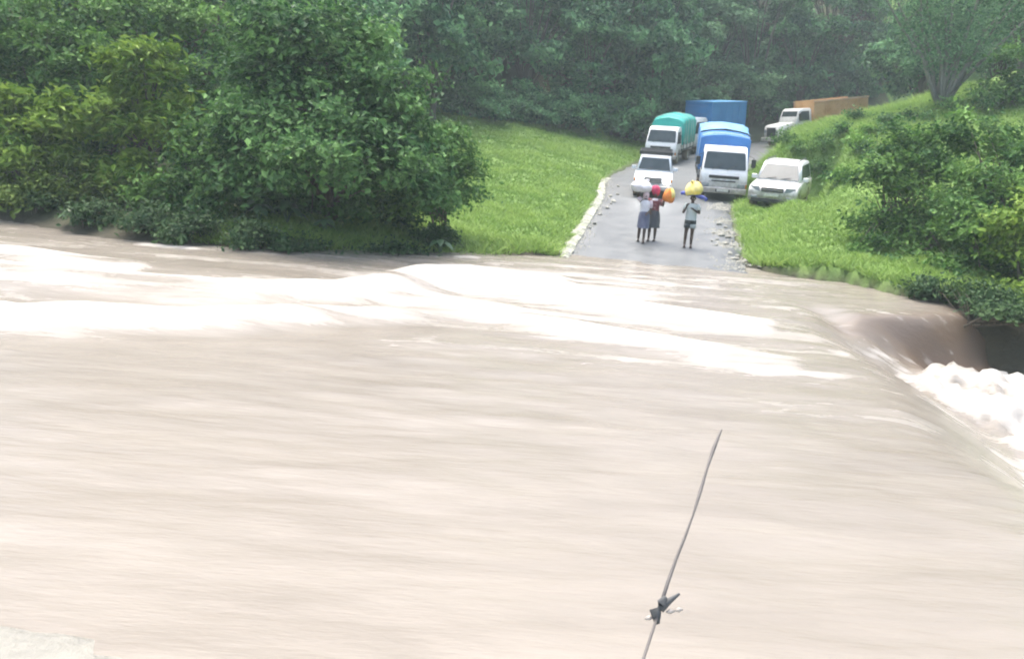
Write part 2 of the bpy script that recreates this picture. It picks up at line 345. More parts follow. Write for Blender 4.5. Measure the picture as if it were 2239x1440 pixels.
# crumbled pale edge strip on the left of the road
kv, kf = [], []
ks = np.arange(5.6, 24, .16)
for i, s in enumerate(ks):
    wd = .16 + .12 * float(vnoise(np.array(s * 1.7), np.array(3.3))) + .08 * float(vnoise(np.array(s * 6), np.array(13.3)))
    h = float(half_w(np.array(s))); zz = float(road_z(np.array(s)))
    prof = [(-h - wd - .12, -.15), (-h - wd, .05), (-h - wd * .4, .10), (-h + .04, .075), (-h + .14, .03), (-h + .17, -.1)]
    for e, dz in prof:
        p = road_pt(s, e + .05 * float(vnoise(np.array(s * 5), np.array(e * 9)))); kv.append((p[0], p[1], zz + dz + .035 * float(vnoise(np.array(s * 7), np.array(e * 12 + 4)))))
for i in range(len(ks) - 1):
    for j in range(5): kf.append((i * 6 + j, i * 6 + j + 1, i * 6 + j + 7, i * 6 + j + 6))
edge = mesh_obj('road_edge', kv, kf, M['kerb'], None, False); tag(edge, kind='structure')

# ------------------------------------------------------------------ the river in flood
LIP_Y = [0, 8.7, 10.2, 12.2, 14.3, 16.6, 17.7, 18.3, 18.9, 19.8, 21, 22, 40]; LIP_X = [5.1, 5.45, 5.55, 5.85, 6.0, 6.2, 6.8, 7.8, 9.2, 10.6, 11.4, 11.8, 12.5]
def polydist(x, y, pts):
    best = np.full(x.shape, 1e9); T = np.zeros(x.shape); n = len(pts) - 1
    for i in range(n):
        a = np.array(pts[i]); d = np.array(pts[i + 1]) - a; tt = np.clip(((x - a[0]) * d[0] + (y - a[1]) * d[1]) / (d @ d), 0, 1)
        ds = np.hypot(x - a[0] - tt * d[0], y - a[1] - tt * d[1]); k = ds < best; best = np.where(k, ds, best); T = np.where(k, (i + tt) / n, T)
    return best, T
RIDGES = [([(-30, 17.5), (-14, 16.3), (-9.1, 15.3), (-4.6, 15.2), (-3.2, 16.0), (-1.9, 18.9), (-.4, 20.0), (1.5, 19.6)], .22, .75),
          ([(-30, 13), (-12, 12.6), (-7.2, 12.1), (-4.4, 13.0), (-2.6, 14.2), (-.4, 15.6)], .17, .6),
          ([(-30, 21), (-12, 18.4), (-9, 17.4), (-7.2, 17.2)], .12, .6),
          ([(.5, 18), (2.6, 16.8), (5.0, 15.9)], .09, .7),
          ([(-1.5, 16.2), (1.2, 14.2), (4.6, 12.8)], .07, .6)]
def river(x, y):
    lip = np.interp(y, LIP_Y, LIP_X) + .22 * fbm(y * .5, y * 0 + 3, 2); u = x - lip
    flow = fbm(x * .22 + .02 * y, y * 1.1, 4); chop = fbm(x * .9, y * 2.6, 3)
    up = .035 * flow + .02 * chop + .010 * fbm(x * 2.4 + .5 * y, y * 4.2, 3)
    rdg = 1 - np.abs(fbm(x * .45 + 3, y * 1.7 + .3 * np.sin(x * .7) + 50, 4)) * 9
    foam = np.clip(.5 + 1.1 * fbm(x * .16 + 31, y * 1.6 + 7 + .25 * np.sin(x * .4), 4), 0, 1) ** 2 * .35 * (.25 + .75 * sstep(7, 13, y))
    foam = foam + np.clip(rdg, 0, 1) * (.16 + .34 * sstep(9, 15, y)) * np.clip(.3 + 1.4 * fbm(x * .2 + 70, y * .5, 3), 0, 1)
    for pts, a, wd in RIDGES:
        ds, T = polydist(x, y, pts); fade = sstep(0, .06, 1 - T) * (1 - .5 * sstep(.7, 1, T))
        jit = 1 + .35 * fbm(x * .8, y * .8, 2)
        up = up + a * np.exp(-(ds / wd) ** 2) * fade * jit - a * .35 * np.exp(-((ds - wd * 1.7) / wd) ** 2) * fade
        foam = foam + 1.0 * np.exp(-(ds / (wd * 1.05)) ** 2) * fade * np.clip(.75 + .9 * fbm(x * .35, y * 2.2 + 3, 3), 0, 1.3)
    # broad pale run where the water crosses the submerged road
    mid = np.exp(-((x - 1.8) / 4.6) ** 2) * np.exp(-((y - 18.2) / 3.6) ** 2)
    foam = foam + mid * np.clip(.45 + 1.2 * fbm(x * .3, y * 1.8 + 20, 5), 0, 1) * .85
    foam = foam + .8 * np.exp(-((y - np.interp(x, BANK_X, BANK_Y) + .5 + .2 * fbm(x * .8, x * 0, 2)) / .16) ** 2) * sstep(.15, .4, fbm(x * .6 + 11, y * .4, 3)) * (x < 1)
    # the drop off the downstream edge
    steep = sstep(17.2, 18.8, y); fall = sstep(-.6 + .1 * steep, 1.9 - .7 * steep, u)
    z = up * (1 - fall) - (.95 + .25 * steep) * fall
    z = z - .22 * np.exp(-(((x - 6.75) / .42) ** 2 + ((y - 18.1) / .9) ** 2)) - .05 * np.exp(-((u + .2) / .5) ** 2)
    z = z + .10 * fbm(x * 1.2, y * .7, 3) * sstep(0, 1.2, u) * (y > 15)
    turb = sstep(1.2, 2.2, u + .8 * fbm(x * 1.1, y * 1.5, 4) - .25 * sstep(15, 19, y)) * (1 - sstep(18.6, 20.2, y + .5 * fbm(x, y, 2)) * (x < 11))
    z = z + turb * (.3 * fbm(x * .9, y * .9, 4) + .3 * np.abs(fbm(x * 1.9, y * 1.9, 3)) + .12 * fbm(x * 5, y * 5, 2))
    foam = foam * (1 - sstep(-.5, .6, u)) + turb * np.clip(.8 + 1.1 * fbm(x * 1.4, y * 1.4, 4), 0, 1.2) + .55 * np.clip(1 - np.abs(fbm(y * 2.2 + x * .5, u * .35 + 9, 3)) * 6, 0, 1) * sstep(-.2, .8, u) * (1 - turb)
    foam = foam + .5 * sstep(.2, .5, fbm(x * .5 + y * .3, y * 1.8 - x * .9, 3)) * sstep(-.5, 1, u) * (1 - turb)
    sheet_brown = sstep(-1.6, .4, u) * sstep(16.8, 18.6, y) * (1 - turb)  # mask for a darker brown on the sheet falling near the far bank
    return z, np.clip(foam, 0, 1), sheet_brown
wm = bpy.data.materials.new('muddy_water'); wm.use_nodes = True; t = wm.node_tree; b = t.nodes['Principled BSDF']
tc = t.nodes.new('ShaderNodeTexCoord'); mp = t.nodes.new('ShaderNodeMapping'); mp.inputs['Scale'].default_value = (.35, 1.6, 1.2); t.links.new(tc.outputs['Object'], mp.inputs[0])
n1 = t.nodes.new('ShaderNodeTexNoise'); n1.inputs['Scale'].default_value = 1.1; n1.inputs['Detail'].default_value = 8; n1.inputs['Roughness'].default_value = .6; n1.inputs['Distortion'].default_value = .6
t.links.new(mp.outputs[0], n1.inputs['Vector'])
r1 = t.nodes.new('ShaderNodeValToRGB'); r1.color_ramp.elements[0].position = .3; r1.color_ramp.elements[1].position = .72
r1.color_ramp.elements[0].color = (.2, .18, .15, 1); r1.color_ramp.elements[1].color = (.262, .238, .202, 1); t.links.new(n1.outputs[0], r1.inputs[0])
at = t.nodes.new('ShaderNodeAttribute'); at.attribute_name = 'foam'
n3 = t.nodes.new('ShaderNodeTexNoise'); n3.inputs['Scale'].default_value = 5; n3.inputs['Detail'].default_value = 7; n3.inputs['Roughness'].default_value = .65; t.links.new(mp.outputs[0], n3.inputs['Vector'])
ma = t.nodes.new('ShaderNodeMath'); ma.operation = 'MULTIPLY_ADD'; t.links.new(n3.outputs[0], ma.inputs[0]); ma.inputs[1].default_value = .7; ma.inputs[2].default_value = -.35
ad = t.nodes.new('ShaderNodeMath'); ad.operation = 'ADD'; t.links.new(at.outputs['Fac'], ad.inputs[0]); t.links.new(ma.outputs[0], ad.inputs[1])
mr = t.nodes.new('ShaderNodeMapRange'); mr.interpolation_type = 'SMOOTHSTEP'; mr.inputs[1].default_value = .12; mr.inputs[2].default_value = .95; t.links.new(ad.outputs[0], mr.inputs[0])
mx = t.nodes.new('ShaderNodeMix'); mx.data_type = 'RGBA'; t.links.new(mr.outputs[0], mx.inputs['Factor']); at2 = t.nodes.new('ShaderNodeAttribute'); at2.attribute_name = 'sheet_brown'; m0 = t.nodes.new('ShaderNodeMix'); m0.data_type = 'RGBA'; t.links.new(at2.outputs['Fac'], m0.inputs['Factor']); t.links.new(r1.outputs[0], m0.inputs['A']); m0.inputs['B'].default_value = (.15, .112, .082, 1); t.links.new(m0.outputs['Result'], mx.inputs['A']); mx.inputs['B'].default_value = (.41, .395, .362, 1)
t.links.new(mx.outputs['Result'], b.inputs['Base Color'])
mr2 = t.nodes.new('ShaderNodeMapRange'); mr2.inputs[3].default_value = .2; mr2.inputs[4].default_value = .75; t.links.new(mr.outputs[0], mr2.inputs[0]); t.links.new(mr2.outputs[0], b.inputs['Roughness'])
b.inputs['IOR'].default_value = 1.33
bp = t.nodes.new('ShaderNodeBump'); bp.inputs['Strength'].default_value = .3; bp.inputs['Distance'].default_value = .06; t.links.new(n3.outputs[0], bp.inputs['Height']); t.links.new(bp.outputs[0], b.inputs['Normal'])
wxs = axis(-230, -15, 14, 230, .09); wys = axis(-60, 2.4, 27, 70, .075)
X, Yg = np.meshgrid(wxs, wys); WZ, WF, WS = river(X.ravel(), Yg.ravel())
wme = big_mesh('river', *(lambda nx, ny, v: (v, (lambda i: np.stack([i, i + 1, i + nx + 1, i + nx], 1))((np.arange(ny - 1)[:, None] * nx + np.arange(nx - 1)[None, :]).ravel())))(len(wxs), len(wys), np.stack([X.ravel(), Yg.ravel(), WZ], 1)), wm)
sa = wme.attributes.new('sheet_brown', 'FLOAT', 'POINT'); sa.data.foreach_set('value', WS.astype(np.float32))
fa = wme.attributes.new('foam', 'FLOAT', 'POINT'); fa.data.foreach_set('value', WF.astype(np.float32))
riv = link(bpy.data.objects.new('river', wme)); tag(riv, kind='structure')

# ------------------------------------------------------------------ foliage
LM = {
 'deep': leaf_mat('leaves_deep_green', (.018, .075, .02), (.155, .315, .085)),
 'mid': leaf_mat('leaves_mid_green', (.03, .10, .022), (.18, .34, .07)),
 'lime': leaf_mat('leaves_yellow_green', (.07, .16, .018), (.29, .42, .07)),
 'olive': leaf_mat('leaves_olive', (.05, .10, .018), (.18, .26, .05)),
 'far': leaf_mat('leaves_forest', (.018, .085, .036), (.19, .4, .16)),
 'far2': leaf_mat('leaves_forest_pale', (.05, .14, .065), (.25, .42, .2)),
 'russet': leaf_mat('leaves_russet', (.05, .055, .04), (.2, .16, .115)),
 'grass': leaf_mat('grass_blades', (.14, .255, .05), (.31, .45, .12), trans=.35),
 'bank': leaf_mat('leaves_bank', (.02, .06, .02), (.09, .16, .055)),
}
def leaves_mesh(name, pos, nrm, size, tone, material, aspect=.55):
    """one bent leaf of two faces at each point"""
    n = len(pos); rnd = RNG.normal(size=(n, 3)); a = np.cross(nrm, rnd); a /= np.linalg.norm(a, axis=1, keepdims=True) + 1e-9
    b = np.cross(nrm, a); L = size[:, None]; W = L * aspect
    base = pos - a * L * .5; tip = pos + a * L * .5 - nrm * L * .18; l = pos + b * W * .5 + nrm * L * .08; r = pos - b * W * .5 + nrm * L * .08
    v = np.stack([base, l, tip, r], 1).reshape(-1, 3); i = np.arange(n) * 4
    tri = np.stack([i, i + 1, i + 2, i, i + 2, i + 3], 1).reshape(-1, 3)
    me = big_mesh(name, v, tri, material, smooth=False, k=3)
    ta = me.attributes.new('tone', 'FLOAT', 'FACE'); ta.data.foreach_set('value', np.repeat(tone, 2).astype(np.float32))
    return me
def crown_points(lobes, n, clump=.28, nclump=None, shell=.55, wy=1.0):
    vol = np.array([l[3] * l[4] * l[5] for l in lobes]) ** .67; vol /= vol.sum(); P = []; N = []; T = []
    for (cx, cy, cz, rx, ry, rz), fr in zip(lobes, vol):
        k = max(6, int(n * fr)); nc = nclump and max(4, int(nclump * fr)) or max(6, k // 130)
        d = RNG.normal(size=(nc, 3)); d /= np.linalg.norm(d, axis=1, keepdims=True); d[:, 2] = np.where(d[:, 2] < -.5, -d[:, 2] * .6, d[:, 2])
        rr = shell + (1.06 - shell) * RNG.random(nc) ** .6
        rr *= 1 + .17 * RNG.normal(size=nc)
        C = d * rr[:, None]; tone_c = np.clip(.42 + .24 * RNG.normal(size=nc) + .0 * d[:, 2], 0, 1)
        idx = RNG.integers(0, nc, k); off = RNG.normal(size=(k, 3)) * clump * (.45 + .7 * RNG.random((k, 1)))
        sc = np.array([rx, ry, rz]); p = C[idx] * sc + off * (np.mean(sc) ** .35) * np.array([1, 1, .62]); nn = d[idx] * .6 + RNG.normal(size=(k, 3)) * .55 + np.array([0, 0, .75])
        nn /= np.linalg.norm(nn, axis=1, keepdims=True)
        P.append(p + np.array([cx, cy, cz])); N.append(nn); T.append(np.clip(tone_c[idx] + .18 * RNG.normal(size=k), 0, 1))
    return np.vstack(P), np.vstack(N), np.hstack(T)
def branch_mesh(name, base_r, lobes, material, parent, stems=1, spread=.15, h0=0.0):
    mb = MB()
    tgt = sorted(lobes, key=lambda l: -l[5])
    for k in range(stems):
        a = 2 * math.pi * k / stems + random.random(); bx, by = (spread * math.cos(a), spread * math.sin(a)) if stems > 1 else (0, 0)
        lb = tgt[k % len(tgt)]; top = Vector((lb[0] + random.uniform(-.3, .3) * lb[3], lb[1], lb[2] + lb[5] * .5))
        p0 = Vector((bx, by, h0 - .25)); pts = [p0]
        for j in range(1, 6):
            q = p0.lerp(top, j / 5); q += Vector((random.uniform(-1, 1), random.uniform(-1, 1), 0)) * .05 * top.z; pts.append(q)
        mb.tube(pts, [base_r * (1.25, 1, .85, .65, .42, .16)[j] for j in range(6)], 7)
        for lb2 in lobes:
            j = random.randint(1, 3); q = Vector((lb2[0], lb2[1], lb2[2])); st = pts[j]
            for _ in range(2):
                e = q + Vector((random.uniform(-.7, .7) * lb2[3], random.uniform(-.7, .7) * lb2[4], random.uniform(-.2, .7) * lb2[5])); md = st.lerp(e, .5) + Vector((0, 0, .1 * (e - st).length))
                mb.tube([st, md, e], [base_r * .45, base_r * .28, base_r * .07], 5)
    return mb.build(name, material, parent, True)
def tree(name, loc, lobes, n, leaf, lm, label, cat='tree', group=None, stems=1, r=.09, clump=.28, bark='bark', spread=.2, shell=.3, aspect=.6):
    o = empty(name, loc); tag(o, label, cat, group)
    P, N, T = crown_points(lobes, n, clump, shell=shell)
    gw = np.maximum(ground_z(P[:, 0] + loc[0], P[:, 1] + loc[1]), 0.0); ok = P[:, 2] + loc[2] > gw + .03; P, N, T = P[ok], N[ok], T[ok]
    me = leaves_mesh('crown', P, N, leaf * (.45 + 1.0 * RNG.random(len(P)) ** 1.3), T, LM[lm], aspect)
    link(bpy.data.objects.new('crown', me), o)
    branch_mesh('trunk', r, lobes, M[bark], o, stems, spread)
    return o
def copy_tree(o, parent=None):
    c = o.copy(); COL.objects.link(c); c.parent = parent
    for ch in list(o.children): copy_tree(ch, c)
    return c
def place(px, py_base, y=None):
    if y is None: return hit(px, py_base)
    p = at_depth(px, py_base, y); return Vector((p.x, y, gz(p.x, y)))
def lobes_px(base, rows, y):
    """crown lobes given as (px, py, radius px in x, radius px in z, depth offset)"""
    out = []
    for px, py, rx, rz, dy in rows:
        p = at_depth(px, py, y + dy); k = (y + dy) / F_PX
        out.append((p.x - base.x, dy, p.z - base.z, rx * k, max(rx * k * .8, .5), rz * k))
    return out
def px_tree(name, px, y, rows, n, leaf, lm, label, cat='tree', **kw):
    p = at_depth(px, 400, y); b = Vector((p.x, y, max(gz(p.x, y), -.1)))
    return tree(name, b, lobes_px(b, rows, y), n, leaf, lm, label, cat, **kw)

# left bank, from the road outwards
px_tree('broadleaf_tree', 720, 24.2, [(700, 120, 190, 105, 0), (600, 230, 150, 130, -.6), (820, 240, 130, 120, -.3), (720, 330, 230, 140, -1.0), (560, 390, 120, 100, -1.0), (880, 380, 110, 110, -.6), (640, 60, 110, 70, .5), (790, 450, 150, 60, .9), (640, 455, 140, 60, .7), (720, 360, 200, 60, -1.9), (560, 300, 110, 70, -1.5), (850, 310, 90, 60, -1.3)],
        52000, .19, 'deep', 'big dense dark green tree overhanging the flood beside the meadow', stems=3, r=.12)
px_tree('shrub', 985, 24.6, [(975, 330, 60, 70, .5), (985, 420, 60, 60, 0), (930, 450, 70, 60, -.4), (1005, 380, 38, 50, .2)],
        7000, .14, 'mid', 'lighter green shrub at the meadow edge beside the big dark tree', 'shrub', stems=3, r=.035, spread=.1)
px_tree('broadleaf_tree', 300, 24.6, [(255, 170, 55, 75, 0), (350, 180, 50, 75, .2), (260, 280, 75, 75, -.3), (350, 300, 60, 80, -.2), (280, 390, 70, 60, -.4), (300, 130, 40, 40, 0)],
        9500, .27, 'lime', 'yellow green tree with two leafy spires on the river bank', stems=2, r=.06, aspect=.38)
px_tree('broadleaf_tree', 270, 28.5, [(150, 70, 110, 110, 0), (290, 60, 120, 110, .3), (420, 80, 110, 120, 0), (220, 190, 160, 120, -.3), (420, 230, 90, 140, -1), (60, 130, 80, 120, .2)],
        20000, .19, 'mid', 'tall mid green tree rising behind the yellow green tree', stems=2, r=.12)
px_tree('shrub', 60, 23.8, [(10, 230, 60, 60, 0), (70, 290, 70, 60, 0), (120, 330, 55, 55, .2), (-60, 260, 80, 90, 0), (30, 370, 90, 60, -.2), (120, 250, 25, 40, .2)],
        8500, .27, 'lime', 'bright yellow green shrub with drooping leaves furthest upstream', 'shrub', stems=3, r=.04, aspect=.38)
px_tree('broadleaf_tree', 110, 26.2, [(70, 120, 65, 90, 0), (140, 200, 60, 80, -.2), (30, 210, 70, 90, 0), (110, 290, 80, 80, -.3), (180, 110, 45, 60, .4)],
        12000, .19, 'mid', 'soft green sapling thicket between the spired tree and the upstream shrub', stems=3, r=.06)
px_tree('shrub', 250, 27.2, [(150, 330, 90, 70, 0), (270, 320, 90, 70, 0), (380, 310, 80, 80, 0), (60, 330, 80, 70, 0)],
        9000, .19, 'deep', 'dark shrub thicket in the shade behind the yellow green tree', 'shrub', stems=4, r=.04, spread=.5)
px_tree('shrub', 160, 23.6, [(80, 420, 110, 45, 0), (200, 420, 80, 50, 0), (-40, 420, 90, 50, .2), (160, 380, 60, 50, .3)],
        8000, .16, 'olive', 'olive green bush hanging low over the water below the yellow shrubs', 'shrub', stems=3, r=.04)
px_tree('shrub', 450, 23.2, [(440, 330, 70, 80, .3), (400, 420, 70, 60, 0), (480, 440, 70, 60, -.2), (340, 450, 60, 45, 0)],
        9500, .16, 'mid', 'leafy green shrub between the two spired tree and the dark tree', 'shrub', stems=3, r=.04)
px_tree('broadleaf_tree', -120, 26, [(-100, 60, 130, 120, 0), (-150, 220, 140, 120, 0), (0, 60, 70, 100, 1)],
        9000, .2, 'deep', 'dark green tree at the upstream edge of the bank', r=.1)
# low growth at the waterline
k = 0
for px, py, wpx, hpx, lm in [(60, 468, 70, 22, 'bank'), (170, 492, 60, 24, 'bank'), (290, 505, 70, 26, 'bank'), (400, 518, 60, 26, 'bank'), (520, 528, 60, 24, 'bank'), (640, 534, 60, 14, 'bank'), (760, 540, 50, 12, 'bank'), (860, 540, 50, 14, 'bank'), (945, 530, 40, 26, 'bank')]:
    p = at_level(px, py + 16, 0.02); y = p.y + .35; b = Vector((p.x, y, gz(p.x, y)))
    kk = y / F_PX
    tree('bank_plant', b, [(0, 0, hpx * kk * .9, wpx * kk, .5, hpx * kk), (wpx * kk * .4, .2, hpx * kk * 1.3, wpx * kk * .6, .4, hpx * kk)], 1500, .13, lm,
         'low dark weedy plant at the waterline under the left bank trees', 'plant', 'weeds along the left waterline', stems=3, r=.015, spread=.12)
# broad leaved plants by the water
def broad_plant(px, py, sz, label, n=7, y=None):
    p = at_level(px, py, 0.0); b = Vector((p.x, p.y + .25, max(0, gz(p.x, p.y + .25))))
    o = empty('broad_leaf_plant', b); tag(o, label, 'plant', 'broad leaved plants at the waterline')
    st = MB()
    for i in range(n):
        a = 2 * math.pi * i / n + random.random() * .6; h = sz * random.uniform(.7, 1.3); rr = sz * random.uniform(.3, .7)
        tip = Vector((math.cos(a) * rr, math.sin(a) * rr, h)); st.tube([(0, 0, -.1), (tip.x * .4, tip.y * .4, h * .7), tip], [.014, .011, .008], 5)
        d = Vector((math.cos(a), math.sin(a), -.5)).normalized(); s_ = d.cross(Vector((0, 0, 1))).normalized(); nn = s_.cross(d)
        L = sz * random.uniform(.55, .8); pts = []
        for u, wv in ((-.18, .0), (-.28, .28), (-.05, .42), (.3, .4), (.65, .24), (1.0, 0)):
            pts.append((u, wv))
        v = [tip + d * (u * L) + s_ * (wv * L) - Vector((0, 0, 1)) * (u * u * L * .3 + wv * wv * L * .4) for u, wv in pts]
        v += [tip + d * (u * L) - s_ * (wv * L) - Vector((0, 0, 1)) * (u * u * L * .3 + wv * wv * L * .4) for u, wv in pts[1:-1]]
        m_ = [tip + d * (u * L) for u in (-.05, .3, .65)]
        nv = len(v); v += m_
        f = [(0, 1, 2, nv), (nv, 2, 3, nv + 1), (nv + 1, 3, 4, nv + 2), (nv + 2, 4, 5), (0, nv, 7, 6), (nv, nv + 1, 8, 7), (nv + 1, nv + 2, 9, 8), (nv + 2, 5, 9)]
        mesh_obj('leaf', v, f, M['taro'], o, True)
    st.build('stem', M['taro'], o)
    return o
M['taro'] = mat('broad_leaf', (.05, .11, .045), (.09, .16, .07), scale=3, rough=.4)
for px, py, sz in ((560, 530, .42), (620, 530, .48), (705, 538, .3), (150, 505, .35), (960, 556, .33), (440, 534, .3)):
    broad_plant(px, py, sz, 'broad leaved plant nodding over the muddy water under the trees')

# right bank
px_tree('shrub', 1960, 27.5, [(1955, 330, 75, 60, .2), (1930, 420, 85, 80, -.3), (2040, 400, 90, 80, 0), (1950, 510, 90, 70, -.8), (2060, 500, 100, 90, -.8), (1990, 585, 100, 50, -2.2), (1910, 560, 70, 45, -1.8), (2060, 620, 90, 45, -3.0)],
        18000, .16, 'mid', 'rounded green bush between the white car and the right bank drop', 'shrub', stems=4, r=.05)
px_tree('broadleaf_tree', 2170, 24.0, [(2130, 330, 80, 70, 1.0), (2210, 420, 110, 100, 0), (2130, 500, 90, 80, -.6), (2220, 560, 100, 70, -.8), (2110, 600, 90, 60, -1.2), (2210, 640, 90, 45, -1.4), (2310, 450, 110, 150, 0)],
        21000, .16, 'mid', 'leafy tree leaning over the white water on the right bank', stems=3, r=.08)
px_tree('shrub', 2270, 21.5, [(2290, 520, 120, 90, 0), (2230, 560, 60, 60, .2), (2330, 640, 120, 80, -.3)],
        7000, .16, 'lime', 'yellow green shrub at the edge of the right bank above the foam', 'shrub', stems=3, r=.04)
px_tree('shrub', 2160, 19.8, [(2190, 690, 60, 34, -.6), (2245, 710, 70, 44, -.8), (2120, 655, 70, 30, .4), (2050, 635, 60, 24, 1.4), (2290, 730, 70, 50, -1)],
        8500, .13, 'bank', 'low dark bush drooping over the right bank beside the white water', 'shrub', stems=3, r=.03)
# the pale many-stemmed tree on the mound
def stem_tree(px, y, label):
    p = at_depth(px, 300, y); b = Vector((p.x, y, gz(p.x, y))); o = empty('many_stemmed_tree', b); tag(o, label, 'tree')
    mb = MB(); tips = []
    for i in range(11):
        a = -1.05 + 2.1 * i / 10 + random.uniform(-.1, .1); L = random.uniform(6.5, 9.5); lean = a * .62
        pts = []
        for j in range(7):
            u = j / 6; pts.append(Vector((math.sin(lean) * L * u * (.75 + .35 * u) + random.uniform(-.1, .1), random.uniform(-.5, .5) * u * 2, -.3 + L * u * math.cos(lean * .8))))
        mb.tube(pts, [.11, .09, .075, .06, .045, .03, .012], 6); tips += pts[2:]
        for j in range(2, 6):
            e = pts[j] + Vector((random.uniform(-1, 1), random.uniform(-.8, .8), random.uniform(.4, 1.2))); mb.tube([pts[j], e], [.03, .008], 4); tips.append(e)
    mb.build('trunk', M['bark_pale'], o, True)
    P = []; 
    for tpt in tips:
        k = 110; P.append(np.array(tpt)[None] + RNG.normal(size=(k, 3)) * np.array([.5, .5, .38]))
    P = np.vstack(P); N = RNG.normal(size=P.shape) * .6 + np.array([0, 0, .7]); N /= np.linalg.norm(N, axis=1, keepdims=True)
    P[:, 2] = np.maximum(P[:, 2], .05)
    me = leaves_mesh('crown', P, N, .16 * (.7 + .6 * RNG.random(len(P))), np.clip(.5 + .25 * RNG.normal(size=len(P)), 0, 1), LM['far2']); link(bpy.data.objects.new('crown', me), o)
    return o
stem_tree(2045, 42, 'pale many stemmed tree fanning out above the mound behind the right bush')
px_tree('shrub', 2000, 40.5, [(1990, 290, 60, 45, 0), (2060, 270, 60, 50, .5), (1940, 270, 40, 30, .5)], 5000, .17, 'deep', 'dark shrub at the foot of the many stemmed tree', 'shrub', stems=3, r=.04)
px_tree('shrub', 2190, 40, [(2190, 230, 90, 90, 0), (2250, 180, 80, 100, 0), (2140, 290, 80, 70, -.5), (2220, 330, 90, 60, -1)], 8000, .18, 'mid', 'green bush on the mound to the right of the many stemmed tree', 'shrub', stems=3, r=.05)
# weeds on the mound
for i, (px, py) in enumerate([(1800, 330), (1850, 300), (1780, 390), (1830, 400), (1720, 320), (1880, 340), (1760, 345), (1870, 270), (1905, 300)]):
    b = hit(px, py); s_ = random.uniform(.35, .6)
    tree('weed_clump', b, [(0, 0, s_ * .6, s_ * 1.2, s_, s_ * .6)], 650, .13, ('mid', 'deep')[i % 2], 'knee high weed clump on the grassy mound behind the white car', 'plant', 'weeds on the mound', stems=2, r=.012, spread=.05)

# forest on the hill behind
PROTO = []
for i, (lm, hgt) in enumerate([('far', 11), ('far2', 12), ('far', 9), ('russet', 11), ('far2', 8.5)]):
    lob = []
    for j in range(9):
        a = random.uniform(0, 6.28); rr = random.uniform(.5, 2.7); z = hgt * random.uniform(.2, .85); sz = random.uniform(.8, 1.6)
        lob.append((math.cos(a) * rr, math.sin(a) * rr, z, sz * 1.1, sz * 1.1, sz * .85))
    lob.append((0, 0, hgt * .88, 1.5, 1.5, 1.3)); lob.append((0, 0, hgt * .25, 2.2, 2.2, 1.6))
    lab = ['dense dark green tree', 'pale green tree', 'squat dark green tree', 'russet brown tree', 'small pale green tree'][i]
    PROTO.append((lob, lm, lab, hgt))
proto_used = {}
def forest_tree(kind, x, y, sc, rz):
    lob, lm, lab, hgt = PROTO[kind]; z = gz(x, y); u = x / y
    side = 'behind the dark riverside tree' if u < -.12 else 'above the meadow' if u < .1 else 'behind the parked trucks' if u < .25 else 'behind the orange truck' if y > 60 else 'on the mound beyond the many stemmed tree'
    tier = 'at the forest foot' if y < 60 else 'on the lower slope' if y < 74 else 'on the upper slope' if y < 93 else 'at the top of the slope'
    place_ = lab + ' ' + tier + ' ' + side
    if kind not in proto_used:
        o = tree('forest_tree', (x, y, z), lob, 11500, .33, lm, place_, 'tree', place_.replace('tree', 'trees', 1), r=.16, clump=.34); proto_used[kind] = o
    else:
        o = copy_tree(proto_used[kind])
    tag(o, place_, 'tree', place_.replace('tree', 'trees', 1))
    o.location = (x, y, z - .1); o.rotation_euler = (0, 0, rz); o.scale = (sc, sc, sc * random.uniform(.9, 1.15)); return o
spots = []
for row, (y, x0, x1, st) in enumerate([(57, -26, 6, 4.2), (63, -28, 10, 4.4), (70, -30, 18, 4.8), (78, -33, 44, 5.2), (88, -38, 52, 6.0), (100, -42, 60, 6.8)]):
    x = x0
    while x < x1:
        spots.append((x + random.uniform(-1, 1), y + random.uniform(-2, 2), row)); x += st
for y, xs in ((62, (27, 32, 37)), (55, (24, 29, 34)), (47, (25, 30)), (66, (10.5,)), (72, (22, 27, 33, 39)), (70.5, (13.5, 17.5)), (75, (16, 20.5, 25)), (66, (6, 9.5)), (61, (4.5, 8))):
    for x in xs: spots.append((x + random.uniform(-.8, .8), y + random.uniform(-.8, .8), 9))
for (y, xs) in ((34, (-17, -12.5)), (38, (-20, -14.5, -9)), (46, (-22, -16.5, -11.5)), (51, (-8, -4.5))):
    for x in xs: spots.append((x + random.uniform(-.8, .8), y + random.uniform(-.8, .8), 8))
for x, y, row in spots:
    s_, e_ = road_near(np.array([x]), np.array([y]))
    if abs(e_[0]) < 4.2: continue
    if 13 < x / y * 60 < 21 and row in (2, 3) and random.random() < .75: kind = 3
    else: kind = random.choice([0, 0, 1, 2, 4, 0]) if row < 2 else random.choice([0, 1, 0, 1, 2])
    if row == 8: kind = random.choice([2, 4, 0])
    forest_tree(kind, x, y, random.uniform(.8, 1.15), random.uniform(0, 6.28))

